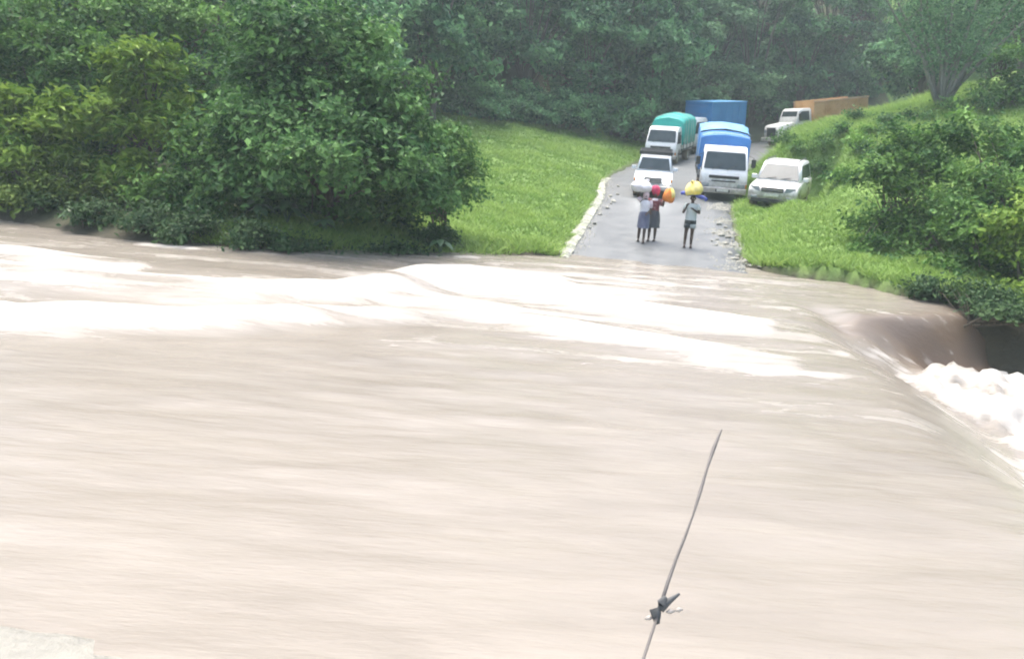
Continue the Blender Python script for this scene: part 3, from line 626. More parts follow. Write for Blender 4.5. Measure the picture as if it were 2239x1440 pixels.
# undergrowth along the forest edge
shrub0 = None
edge_px = [(1075, 262), (1110, 266), (1150, 270), (1190, 274), (1235, 279), (1280, 285), (1330, 292), (1375, 296), (1050, 262), (1020, 255), (985, 250), (1130, 255), (1215, 262), (1300, 270)]
und = [hit(px, py) for px, py in edge_px] + [Vector((x, y, 0)) for x, y in ((6.5, 57.5), (9, 61.5), (11, 64.5), (14, 68.5), (18, 71), (22, 73.5), (27, 76), (31, 78), (5, 62), (8, 67), (12, 71), (17, 76), (2, 62), (-2, 61), (-6, 60), (23, 80), (29, 83), (-10, 58), (0, 66), (4, 70), (-4, 72), (10, 76))]
for i, q in enumerate(und):
    s1, e1 = road_near(np.array([q.x]), np.array([q.y]))
    if abs(e1[0]) < 3.6: continue
    z = gz(q.x, q.y)
    if shrub0 is None:
        shrub0 = tree('forest_shrub', (q.x, q.y, z), [(0, 0, .8, 1.3, 1.2, .9), (.9, .2, .7, 1.0, .9, .7), (-.9, -.1, .6, .9, .9, .7), (.1, .2, 1.5, .8, .8, .7)], 4200, .2, 'far', 'x', 'shrub', stems=3, r=.04); o = shrub0
    else: o = copy_tree(shrub0)
    lb = 'dark green shrub where the forest meets the top of the meadow' if i < len(edge_px) else 'dark green shrub under the forest trees on the hillside'
    tag(o, lb, 'shrub', 'shrubs at the meadow top' if i < len(edge_px) else 'shrubs under the forest trees')
    k_ = random.uniform(.8, 1.25) * (1 if i < len(edge_px) else 1.5); o.location = (q.x, q.y, z - .05); o.scale = (k_, k_, k_ * random.uniform(.8, 1.2)); o.rotation_euler = (0, 0, random.uniform(0, 6.28))

# grass on both banks
def grass_field():
    n = 460000; x = RNG.uniform(-9, 24, n); y = RNG.uniform(17.5, 58, n)
    s, e = road_near(x, y); yb = np.interp(x, BANK_X, BANK_Y); keep = (np.abs(e) > half_w(s) + .12 + .12 * RNG.random(n)) & (y - yb > .15) & (x > -8 - (y - 22) * .05)
    keep &= RNG.random(n) < np.clip(1.25 - (y - 24) / 60, .3, 1)
    keep &= np.abs(x / y) < .62
    x = x[keep]; y = y[keep]; z = ground_z(x, y); n = len(x)
    patch = np.clip(.52 + .7 * fbm(x * .6, y * .6, 2) + .45 * fbm(x * 2.1, y * 2.1, 2), 0, 1)
    h = (1 + 1.3 * (1 - sstep(.2, 1.5, y - np.interp(x, BANK_X, BANK_Y)))) * (.05 + .10 * RNG.random(n)) * (.6 + .9 * patch) * (1 + .9 * sstep(38, 42, y) * (x > 9)); a = RNG.uniform(0, 6.28, n); wd = .018 + .02 * RNG.random(n)
    lx = RNG.normal(size=n) * 1.1 * h; ly = RNG.normal(size=n) * 1.1 * h
    b0 = np.stack([x - np.cos(a) * wd, y - np.sin(a) * wd, z - .03], 1); b1 = np.stack([x + np.cos(a) * wd, y + np.sin(a) * wd, z - .03], 1); tp = np.stack([x + lx, y + ly, z + h], 1)
    v = np.stack([b0, b1, tp], 1).reshape(-1, 3); me = big_mesh('grass', v, np.arange(n * 3).reshape(-1, 3), LM['grass'], smooth=False, k=3)
    ta = me.attributes.new('tone', 'FLOAT', 'FACE'); ta.data.foreach_set('value', np.clip(-.05 + .9 * patch + .2 * RNG.normal(size=n), 0, 1).astype(np.float32))
    tag(link(bpy.data.objects.new('grass', me)), 'short bright green grass on both banks beside the road', 'grass', kind='stuff')
grass_field()

# pale stones along the road edges
def stone_mesh(seed):
    bm = bmesh.new(); bmesh.ops.create_icosphere(bm, subdivisions=2, radius=1); rd = random.Random(seed)
    pl = [(Vector((rd.gauss(0, 1), rd.gauss(0, 1), rd.gauss(0, 1))).normalized(), rd.uniform(.6, .9)) for _ in range(7)]
    for v in bm.verts:
        for n_, d_ in pl:
            k = v.co.dot(n_)
            if k > d_: v.co -= n_ * (k - d_)
    me = bpy.data.meshes.new('stone'); bm.to_mesh(me); bm.free(); me.materials.append(M['stone']); return me
STONES = [stone_mesh(i) for i in range(5)]
def stone(x, y, r, label, group):
    o = bpy.data.objects.new('stone', random.choice(STONES)); COL.objects.link(o); sx = r * random.uniform(.8, 1.4)
    o.scale = (sx, r, r * random.uniform(.5, .8)); o.rotation_euler = (random.uniform(-.3, .3), random.uniform(-.3, .3), random.uniform(0, 6.28)); o.location = (x, y, gz(x, y) + r * .2)
    tag(o, label, 'stone', group)
for px, py, r in [(1578, 478, .16), (1572, 492, .22), (1586, 498, .2), (1594, 486, .14), (1560, 510, .2), (1578, 516, .27), (1592, 520, .2), (1568, 524, .16), (1586, 534, .24), (1602, 540, .18), (1556, 528, .14), (1596, 556, .22), (1606, 568, .26), (1616, 576, .2), (1590, 508, .15), (1576, 503, .13), (1565, 537, .13), (1600, 528, .12), (1612, 560, .15)]:
    p = hit(px, py); stone(p.x, p.y, r * .46, 'pale rough stone in the loose rubble on the right edge of the road', 'stones on the right road edge')
for px, py, r in [(1342, 442, .2), (1334, 430, .16), (1328, 456, .18), (1350, 426, .14), (1312, 470, .17), (1300, 490, .14), (1352, 408, .15), (1240, 556, .16), (1336, 446, .12), (1288, 500, .12)]:
    p = hit(px, py); stone(p.x, p.y, r * .62, 'pale stone on the crumbled left edge of the road', 'stones on the left road edge')

def gravel(name, pts, label):
    v = []; f = []
    for x, y, r in pts:
        z = gz(x, y); n0 = len(v); a0 = random.uniform(0, 6)
        for k in range(5): v.append((x + r * math.cos(a0 + k * 1.257) * random.uniform(.7, 1.2), y + r * math.sin(a0 + k * 1.257) * random.uniform(.7, 1.2), z - .01))
        v.append((x + r * .2, y, z + r * random.uniform(.5, .9))); f += [(n0 + k, n0 + (k + 1) % 5, n0 + 5) for k in range(5)]
    tag(mesh_obj(name, v, f, M['stone']), label, 'gravel', kind='stuff')
gp = []
for s_ in np.arange(6.2, 19, .006):
    h_ = float(half_w(np.array(s_))); q = road_pt(s_, h_ + random.gauss(-.22, .3)); 
    if vnoise(np.array(s_ * .9), np.array(3.0)) + .5 > random.random(): gp.append((q[0], q[1], random.uniform(.02, .06)))
for s_ in np.arange(6.2, 24, .03):
    h_ = float(half_w(np.array(s_))); q = road_pt(s_, -h_ + random.gauss(.1, .2)); gp.append((q[0], q[1], random.uniform(.02, .05)))
gravel('gravel', gp, 'pale loose gravel strewn along both road edges')

# ------------------------------------------------------------------ vehicles (local frame: nose towards -y, wheels on z = 0)
def seat_on_ground(o, x, y, heading, L, sc=1.0, lat=1.0):
    """heading: degrees the nose is turned from straight towards -y to -x; tilts the vehicle with the ground"""
    a = math.radians(-heading); f = Vector((math.sin(a), -math.cos(a), 0)); r = Vector((math.cos(a), math.sin(a), 0)); h = L * .32
    zf = gz(x + f.x * h, y + f.y * h); zb = gz(x - f.x * h, y - f.y * h); zl = gz(x - r.x * .7, y - r.y * .7); zq = gz(x + r.x * .7, y + r.y * .7)
    fy = (Vector((-f.x, -f.y, (zb - zf) / (2 * h)))).normalized(); rx = Vector((r.x, r.y, (zq - zl) / 1.4)).normalized(); up = rx.cross(fy).normalized(); rx = fy.cross(up)
    mt = Matrix((rx, fy, up)).transposed().to_4x4()
    cz = gz(x, y); mid = Vector((x - f.x * L * sc * .5, y - f.y * L * sc * .5, 0)); k = L * sc * .32
    z1_ = gz(mid.x + f.x * k, mid.y + f.y * k); z2_ = gz(mid.x - f.x * k, mid.y - f.y * k)
    fy = Vector((-f.x, -f.y, (z2_ - z1_) / (2 * k))).normalized(); rx = Vector((r.x, r.y, 0)); zl = gz(mid.x - r.x * .7, mid.y - r.y * .7); zq = gz(mid.x + r.x * .7, mid.y + r.y * .7)
    rx = Vector((r.x, r.y, lat * (zq - zl) / 1.4)).normalized(); up = rx.cross(fy).normalized(); rx = fy.cross(up)
    mt = Matrix((rx, fy, up)).transposed().to_4x4() @ Matrix.Scale(sc, 4)
    cz = (z1_ + z2_) / 2 + (z1_ - z2_) / (2 * k) * (L * sc * .5)
    mt.translation = Vector((x, y, cz - .02)); o.matrix_world = mt
def wheel(parent, x, y, r, wd, side, dual=False):
    """tyre with a rim as its sub-part"""
    hub = MB().lathe_x([(-wd / 2, r * .62), (-wd / 2, r * .9), (-wd * .36, r), (wd * .36, r), (wd / 2, r * .9), (wd / 2, r * .62), (wd * .2, r * .6), (-wd * .2, r * .6)], (x, y, r), 22)
    wo = hub.build('wheel', M['rubber'], parent, True)
    k = side
    rim = MB().lathe_x([(k * wd * .46, .02), (k * wd * .44, r * .16), (k * wd * .3, r * .2), (k * wd * .26, r * .5), (k * wd * .5, r * .6), (k * wd * .5, r * .66), (k * wd * .1, r * .64), (k * wd * .1, .02)], (x, y, r), 22)
    rim.build('rim', M['rim'], wo, True)
    return wo
def prism(profile, hw, taper=lambda z: 0.0, edge=.05, n_in=.02):
    """side profile (y, z) swept across x with softened sides; taper narrows it with height"""
    c = Vector((0, sum(p[0] for p in profile) / len(profile), sum(p[1] for p in profile) / len(profile))); mb = MB(); rings = []
    for k, ins in ((-1, n_in), (-1 + edge * .4, n_in * .3), (-1 + edge, 0), (-.5, 0), (0, 0), (.5, 0), (1 - edge, 0), (1 - edge * .4, n_in * .3), (1, n_in)):
        ring = []
        for y, z in profile:
            d = Vector((0, y, z)) - c; d = d * (1 - ins / max(d.length, .2)); q = c + d
            bow = .035 * (k * k) if False else 0
            ring.append((k * (hw - taper(z)), q.y + bow, q.z))
        rings.append(ring)
    return mb.loft(rings)
def patch(pts, out, thick=.012):
    """a thin panel on a surface: corner points and the outward direction"""
    o = Vector(out).normalized() * thick; p = [Vector(q) for q in pts]; n = len(p)
    return MB().add([q - o for q in p] + [q + o for q in p], [tuple(range(n))[::-1], tuple(range(n, 2 * n))] + [(i, (i + 1) % n, n + (i + 1) % n, n + i) for i in range(n)])
def cab_over_truck(label, paint, body, L=5.6, name='cargo_truck', cargo=None):
    o = empty(name); tag(o, label, 'truck'); hw = .96; tp = lambda z: .085 * max(0, z - 1.15)
    prof = [(.04, .48), (0, .62), (-.02, .9), (.02, 1.16), (.10, 1.3), (.46, 2.08), (.6, 2.19), (.85, 2.24), (1.45, 2.22), (1.56, 2.12), (1.58, 1.2), (1.58, .62), (1.4, .6), (1.32, .82), (1.1, .95), (.86, .9), (.66, .66), (.6, .48)]
    prism(prof, hw, tp).build('cab', M[paint], o, True)
    # windscreen on the raked plane
    def scr(u, v, off=0.0):       # u -1..1, v 0..1
        y = .10 + (.46 - .10) * v; z = 1.3 + (2.08 - 1.3) * v; return (u * (hw - tp(z)), y - .012 * (1 - u * u) - off, z + off * .4)
    ws = patch([scr(-.88, .06), (scr(-.92, .1)), scr(-.9, .88), scr(-.85, .93), scr(.85, .93), scr(.9, .88), scr(.92, .1), scr(.88, .06)], (0, -.9, .42), .02).build('windscreen', M['glass'], o)
    wp = MB()
    for u in (-.55, .1): wp.tube([scr(u, .02, .03), scr(u + .42, .3, .03)], .012, 5)
    wp.build('wiper', M['black'], ws)
    for s in (-1, 1):
        d = patch([(s * (hw - tp(1.25)), .28, 1.25), (s * (hw - tp(1.95)), .58, 1.95), (s * (hw - tp(1.95)), 1.28, 1.95), (s * (hw - tp(1.25)), 1.32, 1.25)], (s, 0, .1), .012).build('side_window', M['glass'], o)
        dr = patch([(s * hw, .16, .98), (s * (hw - tp(1.2)), .18, 1.2), (s * (hw - tp(1.2)), 1.42, 1.2), (s * hw, 1.42, .98)], (s, 0, .05), .008).build('door', M[paint], o)
        MB().box(s * hw - .02 if s > 0 else s * hw - .03, s * hw + .03 if s > 0 else s * hw + .02, 1.2, 1.34, 1.06, 1.1).build('handle', M['black'], dr)
        mi = MB().tube([(s * (hw - .03), .2, 1.95), (s * (hw + .16), .02, 1.9), (s * (hw + .17), .0, 1.45), (s * (hw - .02), .14, 1.35)], .014, 5).build('mirror_arm', M['black'], o)
        MB().box(s * (hw + .17) - .09, s * (hw + .17) + .09, -.06, .0, 1.5, 1.84, .015).build('mirror', M['black'], mi)
        hl = MB().box(*sorted((s * .58, s * .9)), -.06, .04, .62, .78, .012).build('headlight', M['lens'], o)
        MB().box(*sorted((s * .91, s * .965)), -.045, .05, .62, .78).build('indicator', M['amber'], o)
    MB().box(-.62, .62, -.045, .05, .98, 1.1, .01).build('grille', M['black'], o)
    MB().box(-.5, .5, -.035, .05, .84, .9, .006).build('lower_grille', M['darkgrey'], o)
    bpz = MB().box(-.97, .97, -.1, .16, .36, .6, .03).build('bumper', M[paint], o)
    MB().box(-.3, .3, -.112, -.08, .42, .54).build('air_slot', M['black'], bpz)
    MB().box(-.24, .24, -.128, -.113, .44, .545).build('number_plate', M['plate'], bpz)
    MB().box(-.42, -.3, .5, L - .2, .52, .72).box(.3, .42, .5, L - .2, .52, .72).box(-.3, .3, 2.2, 2.3, .54, .68).box(-.3, .3, L - .5, L - .4, .54, .68).box(-.75, .75, .9, 1.02, .3, .42).box(-.75, .75, L - 1.5, L - 1.38, .3, .44).build('chassis', M['darkgrey'], o)
    for s in (-1, 1):
        wheel(o, s * .8, .98, .37, .2, s)
        wheel(o, s * .78, L - 1.44, .37, .34, s)
        fl = MB().box(*sorted((s * .6, s * .95)), L - 1.0, L - .97, .2, .62).build('mud_flap', M['rubber'], o)
    body(o, L)
    return o
def tarp_body(tarp, front, heights, hw=1.0, rail='offwhite', peak=.22, top=None):
    def f(o, L):
        y0 = 1.68
        MB().box(-hw, hw, y0, L, .76, .86).build('load_floor', M['darkgrey'], o)
        for s in (-1, 1):
            sb = MB().box(*sorted((s * (hw - .04), s * hw)), y0, L, .87, 1.28).build('side_board', M[rail], o)
            for k in range(4): MB().box(*sorted((s * (hw + .002), s * (hw + .03))), y0 + .2 + k * (L - y0 - .5) / 3, y0 + .28 + k * (L - y0 - .5) / 3, .8, 1.28).build('stake', M['darkgrey'], sb)
        MB().box(-hw, hw, L + .002, L + .04, .87, 1.28).build('tailboard', M[rail], o)
        # tarpaulin over hoops, sagging between them
        rings = []; ny = 14; base = 1.12
        for i in range(ny + 1):
            u = i / ny; y = y0 - .03 + (L + .06 - y0) * u; h = np.interp(u, [a for a, b in heights], [b for a, b in heights]); sag = .05 * (1 - abs(math.cos(u * math.pi * 4)))
            w_ = hw + .03 - .02 * math.sin(u * 19); ring = []
            for xx, zz in ((-1, base), (-1.012, base + (h - base) * .35), (-1, h - peak * 1.5), (-.9, h - peak * .85), (-.55, h - peak * .28), (0, h), (.55, h - peak * .28), (.9, h - peak * .85), (1, h - peak * 1.5), (1.012, base + (h - base) * .35), (1, base)):
                jx = .025 * random.uniform(-1, 1); jz = .02 * random.uniform(-1, 1)
                ring.append((xx * w_ + jx, y, zz - (sag if zz > h - peak else 0) + (jz if zz > base else .04 * math.sin(u * 31 + xx * 3))))
            rings.append(ring)
        mb = MB().loft(rings, False); n = 11
        tp = mb.build('tarpaulin', M[tarp], o, True)
        fr = rings[0]; bk = rings[-1]
        if front is not None:      # front sheet laced to the headboard, folded
            pts = [Vector(p) + Vector((0, -.012, 0)) for p in fr]; cen = [Vector((p.x * .5, p.y - .07, base + (p.z - base) * .55)) for p in pts]
            v = pts + cen + [Vector((0, pts[0].y - .09, base + .1))]; fc = [(i, i + 1, n + i + 1, n + i) for i in range(n - 1)] + [(n + i, n + i + 1, 2 * n) for i in range(n - 1)] + [(0, n, 2 * n, 2 * n - 1, n - 1)]
            mesh_obj('front_sheet', v, fc, M[front], tp, True)
        mesh_obj('rear_sheet', [Vector(p) + Vector((0, .012, 0)) for p in bk], [tuple(range(n))], M[tarp], tp)
        if top is not None:        # paler copy of the tarpaulin top, light from above put into its colour
            v = []; fc = []; ii = range(4, ny + 1)
            for q, i in enumerate(ii):
                for p in rings[i][2:9]: v.append(Vector(p) + Vector((p[0] * .02, 0, .05 + .03 * random.random())))
            for q in range(len(ii) - 1):
                for j in range(6): fc.append((q * 7 + j, q * 7 + j + 1, q * 7 + j + 8, q * 7 + j + 7))
            mesh_obj('lit_top_sheet', v, fc, M[top], o, True)
        rp = MB()
        for i in (2, 5, 8, 11): rp.tube([Vector(p) * 1.0 + Vector((p[0] * .012, 0, .012)) for p in rings[i]], .012, 4)
        rp.build('rope', M['offwhite'], tp)
    return f
def box_body(o, L):
    y0 = 1.7; hw = 1.08; z0, z1 = .82, 3.12
    MB().box(-hw, hw, y0, L, z0, z1, .02).build('cargo_box', M['blue_box'], o)
    bx = o.children[-1] if False else [c for c in o.children if c.name.startswith('cargo_box')][0]
    MB().box(-hw - .015, hw + .015, y0 - .015, L + .015, z1 + .003, z1 + .06, .015).build('roof', M['blue_roof'], bx)
    for s in (-1, 1):
        for k in range(6):
            y = y0 + .12 + k * (L - y0 - .28) / 5; MB().box(*sorted((s * (hw + .002), s * (hw + .022))), y, y + .04, z0 + .05, z1 - .03).build('rib', M['blue_box'], bx)
        MB().box(*sorted((s * (hw + .003), s * (hw + .035))), y0, L, z0 - .06, z0 + .04).build('rail', M['darkgrey'], bx)
    MB().box(-hw + .3, hw - .3, y0 - .05, y0 - .003, 2.4, 2.9, .02).build('front_panel', M['blue_box'], bx)
    for s in (-1, 1): MB().box(*sorted((s * .02, s * (hw - .04))), L + .003, L + .04, z0 + .05, z1 - .05).build('rear_door', M['blue_box'], bx)

# front truck: white cab, blue tarpaulin
p = hit(1570, 440)
t1 = cab_over_truck('white cab truck under a blue tarpaulin parked beside the white car', 'white', tarp_body('blue_tarp', 'blue_tarp', [(0, 2.66), (.3, 2.76), (.6, 2.95), (1, 2.9)], top='blue_top_lit', peak=.12, hw=1.03), L=5.8)
seat_on_ground(t1, p.x + .12, p.y, 9, 5.8)
t1.location -= t1.matrix_world.to_3x3() @ Vector((0, 0, 0))
def nose_to(o, p, L): pass
# green truck
p = hit(1441, 359)
t2 = cab_over_truck('white cab truck under a bright green tarpaulin behind the car with lit headlights', 'white', tarp_body('green_tarp', 'green_tarp', [(0, 2.75), (.12, 2.95), (.5, 2.98), (1, 2.9)], peak=.3), L=5.4)
seat_on_ground(t2, p.x, p.y, 21, 5.4, .93)
# box truck
p = hit(1482, 335)
t3 = cab_over_truck('white cab truck with a tall blue box body behind the tarpaulin trucks', 'white', box_body, L=5.2, name='box_truck')
seat_on_ground(t3, p.x, p.y, 50, 5.2, 1.03)

# bonneted orange truck
def orange_truck():
    o = empty('tipper_truck'); tag(o, 'white bonneted truck with a long worn orange cargo body behind the grassy mound', 'truck'); hw = 1.05; L = 7.4
    prism([(0, .7), (-.04, 1.1), (.02, 1.5), (.2, 1.6), (1.3, 1.72), (1.34, .75), (1.2, .75), (1.1, 1.05), (.8, 1.18), (.5, 1.05), (.4, .7)], .85).build('bonnet', M['offwhite'], o, True)
    tp = lambda z: .07 * max(0, z - 1.6)
    prism([(1.34, .7), (1.32, 1.74), (1.6, 2.5), (1.8, 2.62), (2.5, 2.6), (2.6, 2.5), (2.62, .7)], hw, tp).build('cab', M['offwhite'], o, True)
    patch([(-.88, 1.4, 1.84), (-.84, 1.58, 2.44), (.84, 1.58, 2.44), (.88, 1.4, 1.84)], (0, -.95, .3), .025).build('windscreen', M['glass'], o)
    for s in (-1, 1):
        patch([(s * (hw - tp(1.8)), 1.55, 1.75), (s * (hw - tp(2.4)), 1.75, 2.42), (s * (hw - tp(2.4)), 2.4, 2.42), (s * (hw - tp(1.8)), 2.42, 1.75)], (s, 0, .1), .012).build('side_window', M['glass'], o)
        dr = patch([(s * hw, 1.5, .85), (s * hw, 1.5, 1.68), (s * hw, 2.46, 1.68), (s * hw, 2.46, .85)], (s, 0, 0), .008).build('door', M['offwhite'], o)
        MB().box(*sorted((s * hw, s * (hw + .03))), 2.25, 2.4, 1.5, 1.54).build('handle', M['black'], dr)
        MB().lathe_x([(-.04, .02), (-.04, .12), (.04, .12), (.04, .02)], (0, 0, 0), 14)
        MB().box(*sorted((s * .55, s * .8)), -.08, .02, 1.1, 1.32, .02).build('headlight', M['lens'], o)
        mi = MB().tube([(s * (hw - .05), 1.6, 2.4), (s * (hw + .25), 1.45, 2.35), (s * (hw + .25), 1.45, 1.8), (s * (hw - .02), 1.5, 1.7)], .016, 5).build('mirror_arm', M['black'], o)
        MB().box(*sorted((s * (hw + .16), s * (hw + .34))), 1.38, 1.44, 1.85, 2.3, .012).build('mirror', M['black'], mi)
        wheel(o, s * .9, .82, .48, .26, s); wheel(o, s * .85, L - 2.3, .48, .46, s); wheel(o, s * .85, L - 1.15, .48, .46, s)
    MB().box(-.5, .5, -.07, .0, .8, 1.45, .02).build('grille', M['black'], o)
    MB().box(-1.05, 1.05, -.2, -.02, .5, .78, .03).build('bumper', M['offwhite'], o)
    MB().box(-.45, -.3, .3, L - .1, .72, .98).box(.3, .45, .3, L - .1, .72, .98).box(-.8, .8, .76, .88, .4, .55).box(-.8, .8, L - 2.36, L - 2.24, .4, .72).box(-.8, .8, L - 1.21, L - 1.09, .4, .72).build('chassis', M['darkgrey'], o)
    cb = MB().box(-1.15, 1.15, 2.75, L, 1.02, 1.14).build('cargo_body', M['orange'], o)
    for s in (-1, 1):
        for k in range(5):
            y0 = 2.75 + k * (L - 2.75) / 5; y1 = y0 + (L - 2.75) / 5
            MB().box(*sorted((s * 1.09, s * 1.15)), y0 + .045, y1 - .045, 1.145, 2.95, .01).build('side_panel', M['orange'], cb)
            MB().box(*sorted((s * 1.1, s * 1.18)), y0 - .04, y0 + .04, 1.145, 2.95).build('post', M['orange'], cb)
        MB().box(*sorted((s * 1.07, s * 1.19)), 2.7, L, 2.955, 3.07).build('top_rail', M['orange_rim'], cb)
    v = [(x, 2.83 + (L - .09 - 2.83) * i / 12, 2.86 + .1 * (1 - (x / 1.06) ** 2) + .03 * math.sin(i * 1.7 + x * 3)) for i in range(13) for x in (-1.06, -.6, 0, .6, 1.06)]
    mesh_obj('load_sheet', v, [(i * 5 + j, i * 5 + j + 1, i * 5 + j + 6, i * 5 + j + 5) for i in range(12) for j in range(4)], M['orange'], o, True)
    MB().box(-1.06, 1.06, 2.76, 2.82, 1.145, 3.1).build('headboard', M['orange'], cb); MB().box(-1.06, 1.06, L - .06, L, 1.145, 2.9).build('tailboard', M['orange'], cb)
    return o, L
to, L4 = orange_truck()
p = at_depth(1692, 290, 62.5)
OT = (p.x, 62.5)

# white off-road car seen from the front right
def car_body(o, paint, W, L, bon_z, belt_z, roof_z, bon_y, scr_y, roof_y0, roof_y1, rear_y, belt_side=.0, bumper_col=None, wheel_r=.36, roof_mat=None, nose_round=.10):
    hw = W / 2; wy = (.78, L - .92)
    lower = [(.10, .34), (.0, .48), (-.02, .72), (.05, bon_z - .12), (.2, bon_z - .03), (bon_y * .6, bon_z + .03), (bon_y, bon_z + .07), (bon_y + .5, belt_z), (L - .2, belt_z + .02), (L - .04, belt_z - .1), (L, .7), (L - .04, .42), (L - .2, .34)]
    def arch(y):      # wheel arches opened from below
        return [(y + wheel_r * 1.2 * math.cos(a), .34 + wheel_r * 1.12 * max(0, math.sin(a))) for a in (0, .5, 1.05, 1.57, 2.1, 2.64, 3.14)]
    prof = lower[:] + arch(wy[1]) + arch(wy[0])
    mb = MB(); rings = []
    for k in (-1, -.97, -.88, -.6, 0, .6, .88, .97, 1):
        ring = []; ak = abs(k)
        for y, z in prof:
            yy = y + (nose_round * 2.2 * max(0, ak - .5) ** 2 if y < .6 else (-nose_round * max(0, ak - .5) ** 2 if y > L - .6 else 0))
            zz = z - (.045 * max(0, ak - .8) / .2 if z > bon_z - .15 else 0); x = k * hw * (1 - .04 * max(0, z - .6))
            ring.append((x, yy, zz))
        rings.append(ring)
    mb.loft(rings).build('body', M[paint], o, True)
    # cabin: pillars and roof around the glass
    tp = lambda z: .20 * (z - belt_z)
    rf = [(scr_y, belt_z - .02), (roof_y0, roof_z - .05), (roof_y0 + .2, roof_z), ((roof_y0 + roof_y1) / 2, roof_z + .025), (roof_y1 - .15, roof_z), (roof_y1, roof_z - .06), (rear_y, belt_z)]
    prism(rf, hw - .06, tp, .08, .03).build('cabin', M[paint], o, True)
    if roof_mat: MB().box(-hw + .2, hw - .2, roof_y0 + .06, roof_y1 - .1, roof_z + .027, roof_z + .06, .01).build('roof_panel', M[roof_mat], o)
    def scr(u, v): return (u * (hw - .06 - tp(belt_z + v * (roof_z - .05 - belt_z))), scr_y + v * (roof_y0 - scr_y), belt_z + v * (roof_z - .05 - belt_z))
    ny = -(roof_z - belt_z); nz = (roof_y0 - scr_y)
    ws = patch([scr(-.9, .06), scr(-.86, .92), scr(.86, .92), scr(.9, .06)], (0, ny, nz), .016).build('windscreen', M['glass'], o)
    wp = MB(); q = Vector((0, ny, nz)).normalized() * .03
    for u in (-.6, .05): wp.tube([Vector(scr(u, .04)) + q, Vector(scr(u + .5, .16)) + q], .01, 4)
    wp.build('wiper', M['black'], ws)
    mid = (roof_y0 + roof_y1) / 2 - .05
    for s in (-1, 1):
        def sd(y, z): return (s * (hw - .06 - tp(z)), y, z)
        zt = roof_z - .11; zb = belt_z + .05
        patch([sd(scr_y + .36, zb), sd(roof_y0 + .12, zt), sd(mid - .04, zt), sd(mid - .04, zb)], (s, 0, .2), .012).build('side_window', M['glass'], o)
        patch([sd(mid + .04, zb), sd(mid + .04, zt), sd(roof_y1 - .75, zt), sd(roof_y1 - .7, zb)], (s, 0, .2), .012).build('side_window', M['glass'], o)
        patch([sd(roof_y1 - .62, zb), sd(roof_y1 - .66, zt), sd(roof_y1 - .14, zt), sd(roof_y1 - .04, zb)], (s, 0, .2), .012).build('side_window', M['glass'], o)
        for ya, yb in ((bon_y + .3, mid), (mid + .02, roof_y1 - .7)):
            dr = patch([(s * hw * .995, ya, .52), (s * hw * .985, ya, belt_z - .08), (s * hw * .985, yb, belt_z - .08), (s * hw * .995, yb, .52)], (s, 0, 0), .006).build('door', M[paint], o)
            MB().box(*sorted((s * hw * .99, s * (hw * .99 + .03))), yb - .22, yb - .06, belt_z - .2, belt_z - .165).build('handle', M['black'], dr)
        mi = MB().box(*sorted((s * (hw - .02), s * (hw + .19))), bon_y + .42, bon_y + .52, belt_z - .02, belt_z + .15, .02).build('mirror', M[paint], o)
        for y in wy: wheel(o, s * (hw - .13), y, wheel_r, .24, s)
    MB().box(-hw + .2, hw - .2, wy[0] - .05, wy[0] + .05, wheel_r - .06, wheel_r + .06).box(-hw + .2, hw - .2, wy[1] - .05, wy[1] + .05, wheel_r - .06, wheel_r + .06).box(-.4, .4, .4, L - .4, .3, .42).build('chassis', M['black'], o)
def white_car():
    o = empty('off_road_car'); tag(o, 'white off road car parked on the grass beside the blue tarpaulin truck', 'car'); W, L = 1.84, 4.6; hw = W / 2
    car_body(o, 'white', W, L, .98, 1.08, 1.76, 1.12, 1.2, 1.85, 4.2, 4.5)
    for s in (-1, 1):
        patch([(s * .46, -.035, .72), (s * .5, .0, .9), (s * .84, .13, .9), (s * .88, .13, .76)], (s * .25, -1, .2), .03).build('headlight', M['lens'], o)
        MB().box(*sorted((s * .55, s * .8)), -.03, .08, .46, .56, .012).build('fog_lamp', M['lens'], o)
        MB().tube([(s * .62, 1.95, 1.79), (s * .62, 2.05, 1.85), (s * .62, 3.9, 1.85), (s * .62, 4.0, 1.79)], .02, 6).build('roof_rail', M['darkgrey'], o)
    g = MB().box(-.42, .42, -.06, .06, .72, .88, .012).build('grille', M['black'], o)
    MB().box(-.40, .40, -.075, -.062, .79, .815).build('grille_bar', M['chrome'], g)
    MB().box(-.78, .78, -.05, .1, .3, .44, .02).build('lower_bumper', M['black'], o)
    MB().box(-.26, .26, -.075, -.04, .56, .67).build('number_plate', M['plate'], o)
    return o
sv = white_car(); seat_on_ground(sv, SUV_N.x, SUV_N.y, 24, 4.6, 1.0, .3)
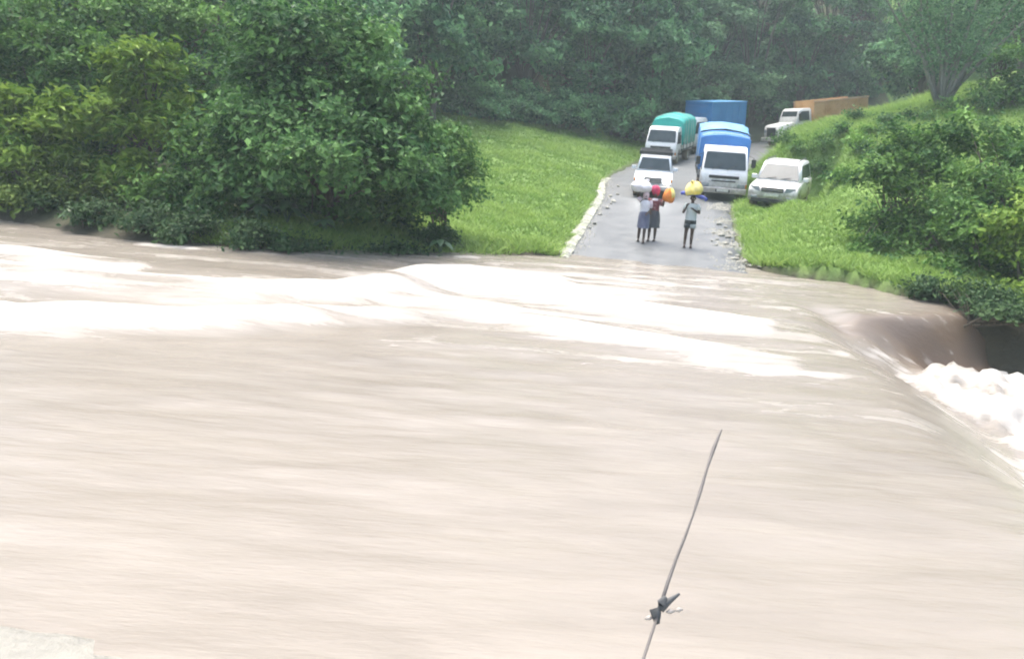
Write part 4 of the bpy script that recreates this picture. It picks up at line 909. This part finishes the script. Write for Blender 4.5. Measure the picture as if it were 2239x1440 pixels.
def headlamp_car():
    o = empty('off_road_car'); tag(o, 'pale silver off road car with blazing headlights and a dark roof rack', 'car'); W, L = 1.8, 4.5; hw = W / 2
    car_body(o, 'silver', W, L, 1.06, 1.16, 1.82, 1.25, 1.32, 1.66, 4.2, 4.42, wheel_r=.38)
    rk = MB().tube([(-.76, 1.75, 1.96), (.76, 1.75, 1.96), (.76, 3.9, 1.96), (-.76, 3.9, 1.96), (-.76, 1.75, 1.96)], .035, 6).build('roof_rack', M['black'], o)
    for k in range(7): MB().box(-.74, .74, 1.85 + k * .32, 1.93 + k * .32, 1.93, 1.955).build('slat', M['black'], rk)
    MB().box(-.78, .78, 1.69, 1.735, 1.86, 2.02).build('wind_guard', M['black'], rk)
    for s in (-1, 1):
        for y in (1.95, 2.8, 3.7): MB().box(*sorted((s * .6, s * .64)), y, y + .05, 1.78, 1.94).build('bracket', M['black'], rk)
        h = MB(); rings = []
        for y, r in ((.08, .13), (-.02, .13), (-.05, .11), (-.065, .05)): rings.append([(s * .62 + r * math.cos(a), y, .86 + r * math.sin(a)) for a in (2 * math.pi * j / 16 for j in range(16))])
        h.loft(rings).build('headlight', M['lit'], o)
        MB().box(*sorted((s * .78, s * .88)), -.02, .12, .8, .92, .01).build('indicator', M['amber'], o)
    g = MB().box(-.42, .42, -.05, .05, .74, .98, .012).build('grille', M['darkgrey'], o)
    for k in range(4): MB().box(-.4, .4, -.065, -.052, .77 + k * .05, .79 + k * .05).build('grille_bar', M['chrome'], g)
    MB().box(-.92, .92, -.12, .05, .42, .62, .03).build('bumper', M['white'], o)
    MB().box(-.26, .26, -.14, -.122, .47, .58).build('number_plate', M['plate'], o)
    return o
p = hit(1424, 434)
hc = headlamp_car(); seat_on_ground(hc, p.x, p.y + .05, 9, 4.5, .9)
seat_on_ground(to, OT[0], OT[1], 70, L4, .98, 0.0)

# ------------------------------------------------------------------ people (local frame: facing -y, feet on z = 0)
def skin_body(name, chains, material, parent):
    """chains of (point, radius); a chain starts at an existing point given by its index tag"""
    v = []; e = []; r = []; idx = {}
    def add(key, p, rad):
        idx[key] = len(v); v.append(p); r.append(rad); return idx[key]
    for start, pts in chains:
        prev = idx[start] if start else None
        for key, p, rad in pts:
            i = add(key, p, rad)
            if prev is not None: e.append((prev, i))
            prev = i
    me = bpy.data.meshes.new(name); me.from_pydata(v, e, []); ob = bpy.data.objects.new(name, me); COL.objects.link(ob)
    md = ob.modifiers.new('skin', 'SKIN'); md.use_smooth_shade = True
    for i, sv_ in enumerate(me.skin_vertices[0].data): sv_.radius = (r[i], r[i]); sv_.use_root = (i == 0)
    ob.modifiers.new('sub', 'SUBSURF').levels = 2
    bpy.context.view_layer.update()
    dg = bpy.context.evaluated_depsgraph_get(); m2 = bpy.data.meshes.new_from_object(ob.evaluated_get(dg)); m2.name = name
    bpy.data.objects.remove(ob); m2.materials.clear(); m2.materials.append(material)
    m2.polygons.foreach_set('use_smooth', [True] * len(m2.polygons))
    return link(bpy.data.objects.new(name, m2), parent)
def hand_chain(tagk, wrist, d, side, curl):
    """palm and five fingers leaving a wrist in direction d; side = thumb side, curl = closing direction"""
    d = Vector(d).normalized(); side = Vector(side); side = (side - d * side.dot(d)).normalized(); curl = Vector(curl); curl = (curl - d * curl.dot(d) - side * curl.dot(side)).normalized()
    w = Vector(wrist); palm = w + d * .075; out = [(tagk + 'w', [(tagk + 'p', tuple(palm), .028)])]
    for i, (o, L) in enumerate(((.027, .07), (.009, .08), (-.009, .075), (-.026, .058))):
        b = palm + d * .02 + side * o; k = b + d * L * .5 + curl * L * .15; tt = k + d * L * .32 + curl * L * .38
        out.append((tagk + 'p', [(tagk + 'f%da' % i, tuple(b), .0095), (tagk + 'f%db' % i, tuple(k), .0088), (tagk + 'f%dc' % i, tuple(tt), .0075)]))
    b = w + d * .035 + side * .032; k = b + side * .022 + d * .03; tt = k + d * .028 + curl * .012
    out.append((tagk + 'p', [(tagk + 'ta', tuple(b), .011), (tagk + 'tb', tuple(k), .0095), (tagk + 'tc', tuple(tt), .008)]))
    return out
def person(label, loc, rz, H, pose):
    o = empty('person', loc, rz); tag(o, label, 'person'); s = H / 1.65
    J = {k: Vector(v) * s for k, v in pose.items()}
    def P(k): return tuple(J[k])
    ch = [(None, [('pel', P('pel'), .105 * s), ('waist', P('waist'), .098 * s), ('chest', P('chest'), .12 * s), ('neck0', P('neck'), .055 * s), ('neck1', tuple(J['neck'].lerp(J['head'], .4)), .048 * s), ('head', P('head'), .078 * s), ('crown', tuple(J['head'] + (J['head'] - J['neck']).normalized() * .085 * s), .066 * s)])]
    for S in 'lr':
        ch.append(('chest', [(S + 'sh', P(S + 'sh'), .058 * s), (S + 'el', P(S + 'el'), .041 * s), (S + 'fa', tuple(J[S + 'el'].lerp(J[S + 'wr'], .35)), .038 * s), (S + 'w', P(S + 'wr'), .026 * s)]))
        dirn = J[S + 'wr'] - J[S + 'el']; ch += hand_chain(S, P(S + 'wr'), dirn, (1 if S == 'l' else -1, -.6, .3), (0, -.6, -.5))
        ch.append(('pel', [(S + 'hip', P(S + 'hip'), .088 * s), (S + 'mid', tuple(J[S + 'hip'].lerp(J[S + 'kn'], .5)), .08 * s), (S + 'kn', P(S + 'kn'), .058 * s), (S + 'cf', tuple(J[S + 'kn'].lerp(J[S + 'an'], .35) + Vector((0, .015, 0))), .057 * s), (S + 'an', P(S + 'an'), .038 * s), (S + 'to', tuple(J[S + 'an'] + Vector(pose.get('toe', (0, -.15, -.035))) * s), .03 * s)]))
    body = skin_body('body', ch, M['skin'], o)
    hd = J['head'] + (J['head'] - J['neck']).normalized() * .02 * s
    for q in (-1, 1):
        MB().tube([hd + Vector((q * .03, -.06, .0)) * s, hd + Vector((q * .03, -.078, .0)) * s], [.014 * s, .006 * s], 8).build('eye', M['eyewhite'], o, True)
        MB().tube([hd + Vector((q * .07, .0, -.03)) * s, hd + Vector((q * .088, .005, 0)) * s, hd + Vector((q * .08, .0, .025)) * s], [.012 * s, .018 * s, .012 * s], 6).build('ear', M['skin'], o, True)
    MB().tube([hd + Vector((0, -.07, .0)) * s, hd + Vector((0, -.1, -.03)) * s, hd + Vector((0, -.072, -.036)) * s], [.008 * s, .017 * s, .012 * s], 8).build('nose', M['skin'], o, True)
    MB().tube([hd + Vector((-.025, -.07, -.06)) * s, hd + Vector((0, -.079, -.06)) * s, hd + Vector((.025, -.07, -.06)) * s], [.005 * s, .01 * s, .005 * s], 6).build('mouth', M['lip'], o, True)
    rings = []
    for dz, rr in ((-.03, .083), (.01, .09), (.05, .086), (.085, .068), (.107, .03)):
        rings.append([hd + Vector((rr * .98 * math.cos(a), .016 + rr * math.sin(a) * (1.0 if math.sin(a) > 0 else (.55 if dz < .03 else .9)), dz)) * s for a in (2 * math.pi * j / 14 for j in range(14))])
    MB().loft(rings).build('hair', M['hair'], o, True)
    for S in 'lr':
        a_ = J[S + 'an']; MB().box(a_.x - .045 * s, a_.x + .045 * s, a_.y - .2 * s, a_.y + .06 * s, a_.z - .08 * s, a_.z - .055 * s, .006).build('sandal', M['sandal'], o)
    return o, J, s, hd
def rings_garment(name, mt, o, rows, n=18, folds=0.0, nf=7, open_=True):
    rings = []
    for k, (c, rx, ry) in enumerate(rows):
        rings.append([Vector(c) + Vector((rx * math.cos(a) * (1 + folds * k / len(rows) * math.sin(nf * a + k)), ry * math.sin(a) * (1 + folds * k / len(rows) * math.sin(nf * a + k)), 0)) for a in (2 * math.pi * j / n for j in range(n))])
    return MB().loft(rings, not open_).build(name, mt, o, True)
def sleeve(o, mt, a, b, r0, r1, name='sleeve', frac=.8):
    b2 = a.lerp(b, frac); MB().tube([a.lerp(b, -.12), a.lerp(b, .3), b2], [r0 * .9, r0, r1], 12, True).build(name, mt, o, True)
def bundle(name, label, cat, loc, rx, ry, rz, mt, seed, tie=None, tilt=0.0):
    """a soft lumpy load, tied at the top"""
    bm = bmesh.new(); bmesh.ops.create_uvsphere(bm, u_segments=40, v_segments=20, radius=1)
    rd = random.Random(seed); lumps = [(Vector((rd.gauss(0, 1), rd.gauss(0, 1), rd.gauss(0, .7))).normalized(), rd.uniform(.15, .5)) for _ in range(9)]
    for v in bm.verts:
        d = v.co.normalized(); an = math.atan2(d.y, d.x); k = 1 + sum(a * max(0, d.dot(n_) - .55) for n_, a in lumps) * 1.2 - .05 + .035 * math.sin(7 * an + 4 * d.z + seed) + .03 * math.sin(13 * an - 5 * d.z); zc = d.z
        tp_ = 1 - .28 * zc; v.co = Vector((d.x * k * rx * tp_, d.y * k * ry * tp_, max(zc, -.72) * k * rz * (1 + .12 * d.x)))
    me = bpy.data.meshes.new('sack'); bm.to_mesh(me); bm.free(); me.materials.append(mt); me.polygons.foreach_set('use_smooth', [True] * len(me.polygons))
    o = empty(name, loc); o.rotation_euler = (0, tilt, rd.uniform(0, 6)); tag(o, label, cat); link(bpy.data.objects.new('sack', me), o)
    kn = MB().tube([(rx * .3, 0, rz * .8), (rx * .38, .0, rz * .98), (rx * .5, .02, rz * 1.0), (rx * .68, .03, rz * .88)], [rx * .26, rx * .13, rx * .15, rx * .2], 8).build('knot', tie or mt, o, True)
    return o
STAND = dict(pel=(0, .0, .93), waist=(0, .0, 1.08), chest=(0, .0, 1.25), neck=(0, .005, 1.41), head=(0, -.012, 1.53), lsh=(.165, .0, 1.35), rsh=(-.165, .0, 1.35), lel=(.22, .03, 1.08), rel=(-.22, .03, 1.08), lwr=(.2, -.06, .85), rwr=(-.2, -.06, .85),
             lhip=(.085, 0, .86), rhip=(-.085, 0, .86), lkn=(.09, -.015, .47), rkn=(-.09, -.015, .47), lan=(.09, .02, .085), ran=(-.09, .02, .085))
def garments_top(o, J, s, mt, hem=.0, full=1.0, name='shirt'):
    w_, c_, n_, p_ = J['waist'], J['chest'], J['neck'], J['pel']
    rings_garment(name, mt, o, [(p_ + Vector((0, 0, hem)) * s, .165 * s * full, .128 * s * full), (p_.lerp(w_, .5), .158 * s * full, .122 * s * full), (w_, .15 * s * full, .118 * s * full), (w_.lerp(c_, .5), .16 * s, .125 * s), (c_, .172 * s, .132 * s), (c_.lerp(n_, .45), .178 * s, .12 * s), (c_.lerp(n_, .72), .15 * s, .1 * s), (c_.lerp(n_, .93), .068 * s, .07 * s)], folds=.02)

# the lone person in the pale shirt: arms folded up to the chest, load on the head
p = hit(1503, 541)
pose = dict(STAND); pose.update(lel=(.25, -.03, 1.1), lwr=(.05, -.2, 1.22), rel=(-.26, -.02, 1.08), rwr=(-.17, -.2, 1.3), lan=(.095, .03, .085), ran=(-.105, -.02, .085), lkn=(.09, -.01, .47), rkn=(-.1, -.04, .47))
o, J, s, hd = person('person in a pale grey shirt and shorts standing alone with a yellow bundle overhead', p, math.radians(-10), 1.62, pose)
garments_top(o, J, s, M['shirt_pale'], hem=-.06, full=1.08)
for S in 'lr': sleeve(o, M['shirt_pale'], J[S + 'sh'], J[S + 'el'], .075 * s, .07 * s, frac=.6)
rings_garment('shorts', M['shorts'], o, [(J['pel'] + Vector((0, 0, z)) * s, .17 * s, .13 * s) for z in (.04, -.04, -.1)], open_=True)
for S in 'lr':
    a = J[S + 'hip']; b = J[S + 'kn']
    MB().tube([a + Vector((0, 0, .02)), a.lerp(b, .3)], [.098 * s, .1 * s], 14).build('short_leg', M['shorts'], o, True)
    MB().tube([a.lerp(b, .28), a.lerp(b, .62)], [.103 * s, .1 * s], 14).build('short_hem', M['short_hem' if S == 'l' else 'shorts'], o, True)
mw = Matrix.Translation(p) @ Matrix.Rotation(math.radians(-10), 4, 'Z'); top = mw @ (hd + Vector((0, .01, .1)) * s)
bundle('head_bundle', 'round yellow sacking bundle carried on the head of the lone person', 'bundle', top + Vector((.02, .0, .2)), .225, .215, .225, M['yellow'], 4)
rl = empty('cloth_roll', top + Vector((.03, .02, .015))); rl.rotation_euler = (0, math.radians(10), math.radians(4)); tag(rl, 'blue rolled cloth lying across the head under the yellow bundle', 'cloth roll')
pts = [Vector((-.42 + .84 * i / 8, .02 * math.sin(i * 1.3), .015 * math.sin(i * 2.1) - .05 * ((i - 4) / 4) ** 2)) for i in range(9)]
MB().tube(pts, [.05, .06, .062, .05, .045, .05, .062, .06, .052], 12).build('roll', M['blue_roll'], rl, True)
MB().tube([pts[1] + Vector((-.01, 0, 0)), pts[1] + Vector((.015, 0, 0))], .066, 12).tube([pts[7] + Vector((-.01, 0, 0)), pts[7] + Vector((.015, 0, 0))], .066, 12).build('tie', M['slate'], rl, True)

# the pair walking together
p = hit(1402, 530)
pose = dict(STAND); pose.update(lkn=(.06, -.1, .48), lan=(.05, -.16, .085), rkn=(-.1, .03, .47), ran=(-.11, .16, .1), lel=(.2, .03, 1.08), lwr=(.1, -.18, 1.0), rel=(-.27, .02, 1.5), rwr=(-.2, -.02, 1.72), rsh=(-.165, .0, 1.37))
o, J, s, hd = person('person in a white top and slate blue skirt striding with a white bundle overhead', p, math.radians(-6), 1.58, pose)
garments_top(o, J, s, M['white_cloth'], hem=.02)
for S in 'lr': sleeve(o, M['pinkish'], J[S + 'sh'], J[S + 'el'], .072 * s, .066 * s, frac=.75)
rings_garment('skirt', M['slate'], o, [(J['pel'] + Vector((0, 0, .1)) * s, .15 * s, .12 * s), (J['pel'] + Vector((0, 0, -.04)) * s, .185 * s, .15 * s), (J['pel'] + Vector((0, 0, -.25)) * s, .2 * s, .185 * s), (J['pel'] + Vector((0, 0, -.45)) * s, .2 * s, .21 * s)], folds=.1)
rings_garment('headscarf', M['pinkish'], o, [(hd + Vector((0, .03, -.1)) * s, .085 * s, .07 * s), (hd + Vector((0, .028, -.04)) * s, .098 * s, .085 * s), (hd + Vector((0, .012, .03)) * s, .104 * s, .112 * s), (hd + Vector((0, .008, .08)) * s, .085 * s, .095 * s), (hd + Vector((0, .005, .115)) * s, .03 * s, .035 * s)], open_=False)
mw = Matrix.Translation(p) @ Matrix.Rotation(math.radians(-6), 4, 'Z'); top = mw @ (hd + Vector((0, .01, .105)) * s)
bundle('head_bundle', 'big white cloth bundle on the head of the striding person', 'bundle', top + Vector((-.16, .0, .17)), .31, .25, .185, M['white_cloth'], 9)
p = hit(1423, 527)
pose = dict(STAND); pose.update(lkn=(.1, -.02, .47), lan=(.1, .06, .085), rkn=(-.08, -.08, .47), ran=(-.08, -.1, .085), lel=(.27, .0, 1.16), lwr=(.3, -.1, 1.36), rel=(-.21, .05, 1.08), rwr=(-.12, -.14, .98))
o, J, s, hd = person('person in a maroon print top, dark grey skirt and crimson headwrap', p, math.radians(-14), 1.6, pose)
garments_top(o, J, s, M['maroon'], hem=.0, full=1.05, name='blouse')
rings_garment('collar', M['white_cloth'], o, [(J['chest'].lerp(J['neck'], .55), .15 * s, .125 * s), (J['chest'].lerp(J['neck'], .8), .12 * s, .1 * s), (J['chest'].lerp(J['neck'], .98), .062 * s, .064 * s)])
for S in 'lr': sleeve(o, M['maroon'], J[S + 'sh'], J[S + 'el'], .074 * s, .068 * s, frac=.85)
rings_garment('skirt', M['greyskirt'], o, [(J['pel'] + Vector((0, 0, .1)) * s, .158 * s, .125 * s), (J['pel'] + Vector((0, 0, -.04)) * s, .2 * s, .16 * s), (J['pel'] + Vector((0, 0, -.25)) * s, .22 * s, .19 * s), (J['pel'] + Vector((0, 0, -.48)) * s, .235 * s, .2 * s)], folds=.1)
hw_ = rings_garment('headwrap', M['crimson'], o, [(hd + Vector((0, .04, -.06)) * s, .075 * s, .06 * s), (hd + Vector((0, .02, .0)) * s, .108 * s, .1 * s), (hd + Vector((-.01, .01, .06)) * s, .138 * s, .135 * s), (hd + Vector((-.02, .01, .14)) * s, .152 * s, .15 * s), (hd + Vector((-.025, .01, .22)) * s, .13 * s, .13 * s), (hd + Vector((-.02, .01, .275)) * s, .05 * s, .05 * s)], open_=False, folds=.05)
mw = Matrix.Translation(p) @ Matrix.Rotation(math.radians(-14), 4, 'Z'); hp = mw @ (J['lwr'] + Vector((.02, -.03, .06)))
bg_ = bundle('shoulder_bag', 'orange and yellow stuffed bag held at the shoulder by the person in maroon', 'bag', hp + Vector((.1, .02, .1)), .17, .15, .24, M['orange_bag'], 12, tie=M['green_cloth'])
rr_ = []
for dz, k in ((-.06, 1.02), (.04, .98), (.13, .8), (.2, .45)): rr_.append([(.02 + .19 * k * math.cos(a), .17 * k * math.sin(a), dz + .05 * math.cos(a)) for a in (2 * math.pi * j / 16 for j in range(16))])
MB().loft(rr_).build('upper_cloth', M['yellow'], bg_, True)

# ------------------------------------------------------------------ the wiper of the vehicle the camera sits in, standing in front of its cowl
def W(px, py, y): return at_depth(px, py, y)
a0 = W(1390, 1490, .80); j0 = W(1440, 1338, .86); tip = W(1577, 938, 1.06)
base = empty('windscreen_wiper', a0); tag(base, 'thin dark wiper rod rising with a small clip in front of the flood', 'wiper')
def rel(v): return Vector(v) - a0
foot = W(1300, 1900, .62)
pts = [j0.lerp(tip, k / 8) for k in range(9)]
MB().tube([rel(q + Vector((0, .004 * math.sin(k * 1.2), 0))) for k, q in enumerate(pts)], [.0022, .0021, .0018, .0016, .0013, .0021, .0015, .0025, .0012], 8).build('blade', M['wiper_arm'], base, True)
MB().tube([rel(foot), rel(a0), rel(j0)], [.0035, .0017, .0016], 8).build('arm', M['wiper_arm'], base, True)
cl = MB().tube([rel(W(1437, 1362, .858)), rel(W(1433, 1336, .86)), rel(W(1446, 1318, .862)), rel(W(1455, 1303, .864))], [.0028, .0066, .0052, .0022], 12).build('clip', M['darkgrey'], base, True)
MB().tube([rel(W(1444, 1332, .86)), rel(W(1464, 1312, .864)), rel(W(1486, 1297, .868))], [.0042, .0034, .0012], 12).build('clip_spur', M['darkgrey'], cl, True)
for px, py in ((1419, 1350), (1466, 1336), (1484, 1332)):
    q = rel(W(px, py, .859)); MB().tube([q + Vector((-.0045, 0, -.001)), q, q + Vector((.0045, 0, .001))], [.001, .0028, .001], 6).build('glint_drop', M['white'], base, True)  # opaque white lumps that paint the glints beside the clip
# cowl and front of that vehicle, below the view
veh = empty('bus_front', (0, .55, 0)); tag(veh, 'white front panel and cowl of the waiting vehicle below the view', 'bus')
fy = foot.y - .55 - .06; fz = foot.z
MB().box(-1.1, 1.1, fy - .12, fy + .1, 1.1, fz + .002, .03).build('cowl', M['white'], veh)
MB().box(-1.1, 1.1, fy - .1, fy + .16, .75, 1.1, .03).build('bumper', M['black'], veh)
for s_ in (-1, 1):
    MB().box(*sorted((s_ * .65, s_ * .98)), fy + .1, fy + .13, 1.25, 1.45, .01).build('headlight', M['lens'], veh)
    wheel(veh, s_ * .9, fy - .5, .45, .26, s_)
MB().box(-.9, .9, fy - .56, fy - .44, .38, .52).box(-.5, .5, fy - .5, fy - .1, .48, .8).build('axle', M['darkgrey'], veh)
veh.location.z = gz(0, .5) - .05

# ------------------------------------------------------------------ rain-damp air
hz = bpy.data.materials.new('damp_air'); hz.use_nodes = True; t = hz.node_tree
for n in list(t.nodes):
    if n.type == 'BSDF_PRINCIPLED': t.nodes.remove(n)
pv = t.nodes.new('ShaderNodeVolumePrincipled'); pv.inputs['Color'].default_value = (.78, .95, .96, 1); pv.inputs['Density'].default_value = .0014; pv.inputs['Anisotropy'].default_value = .2
t.links.new(pv.outputs[0], t.nodes['Material Output'].inputs['Volume'])
haze = MB().box(-260, 260, -140, 330, -4, 62).build('haze', hz); tag(haze, 'thin damp haze in the valley air', 'haze', kind='stuff')
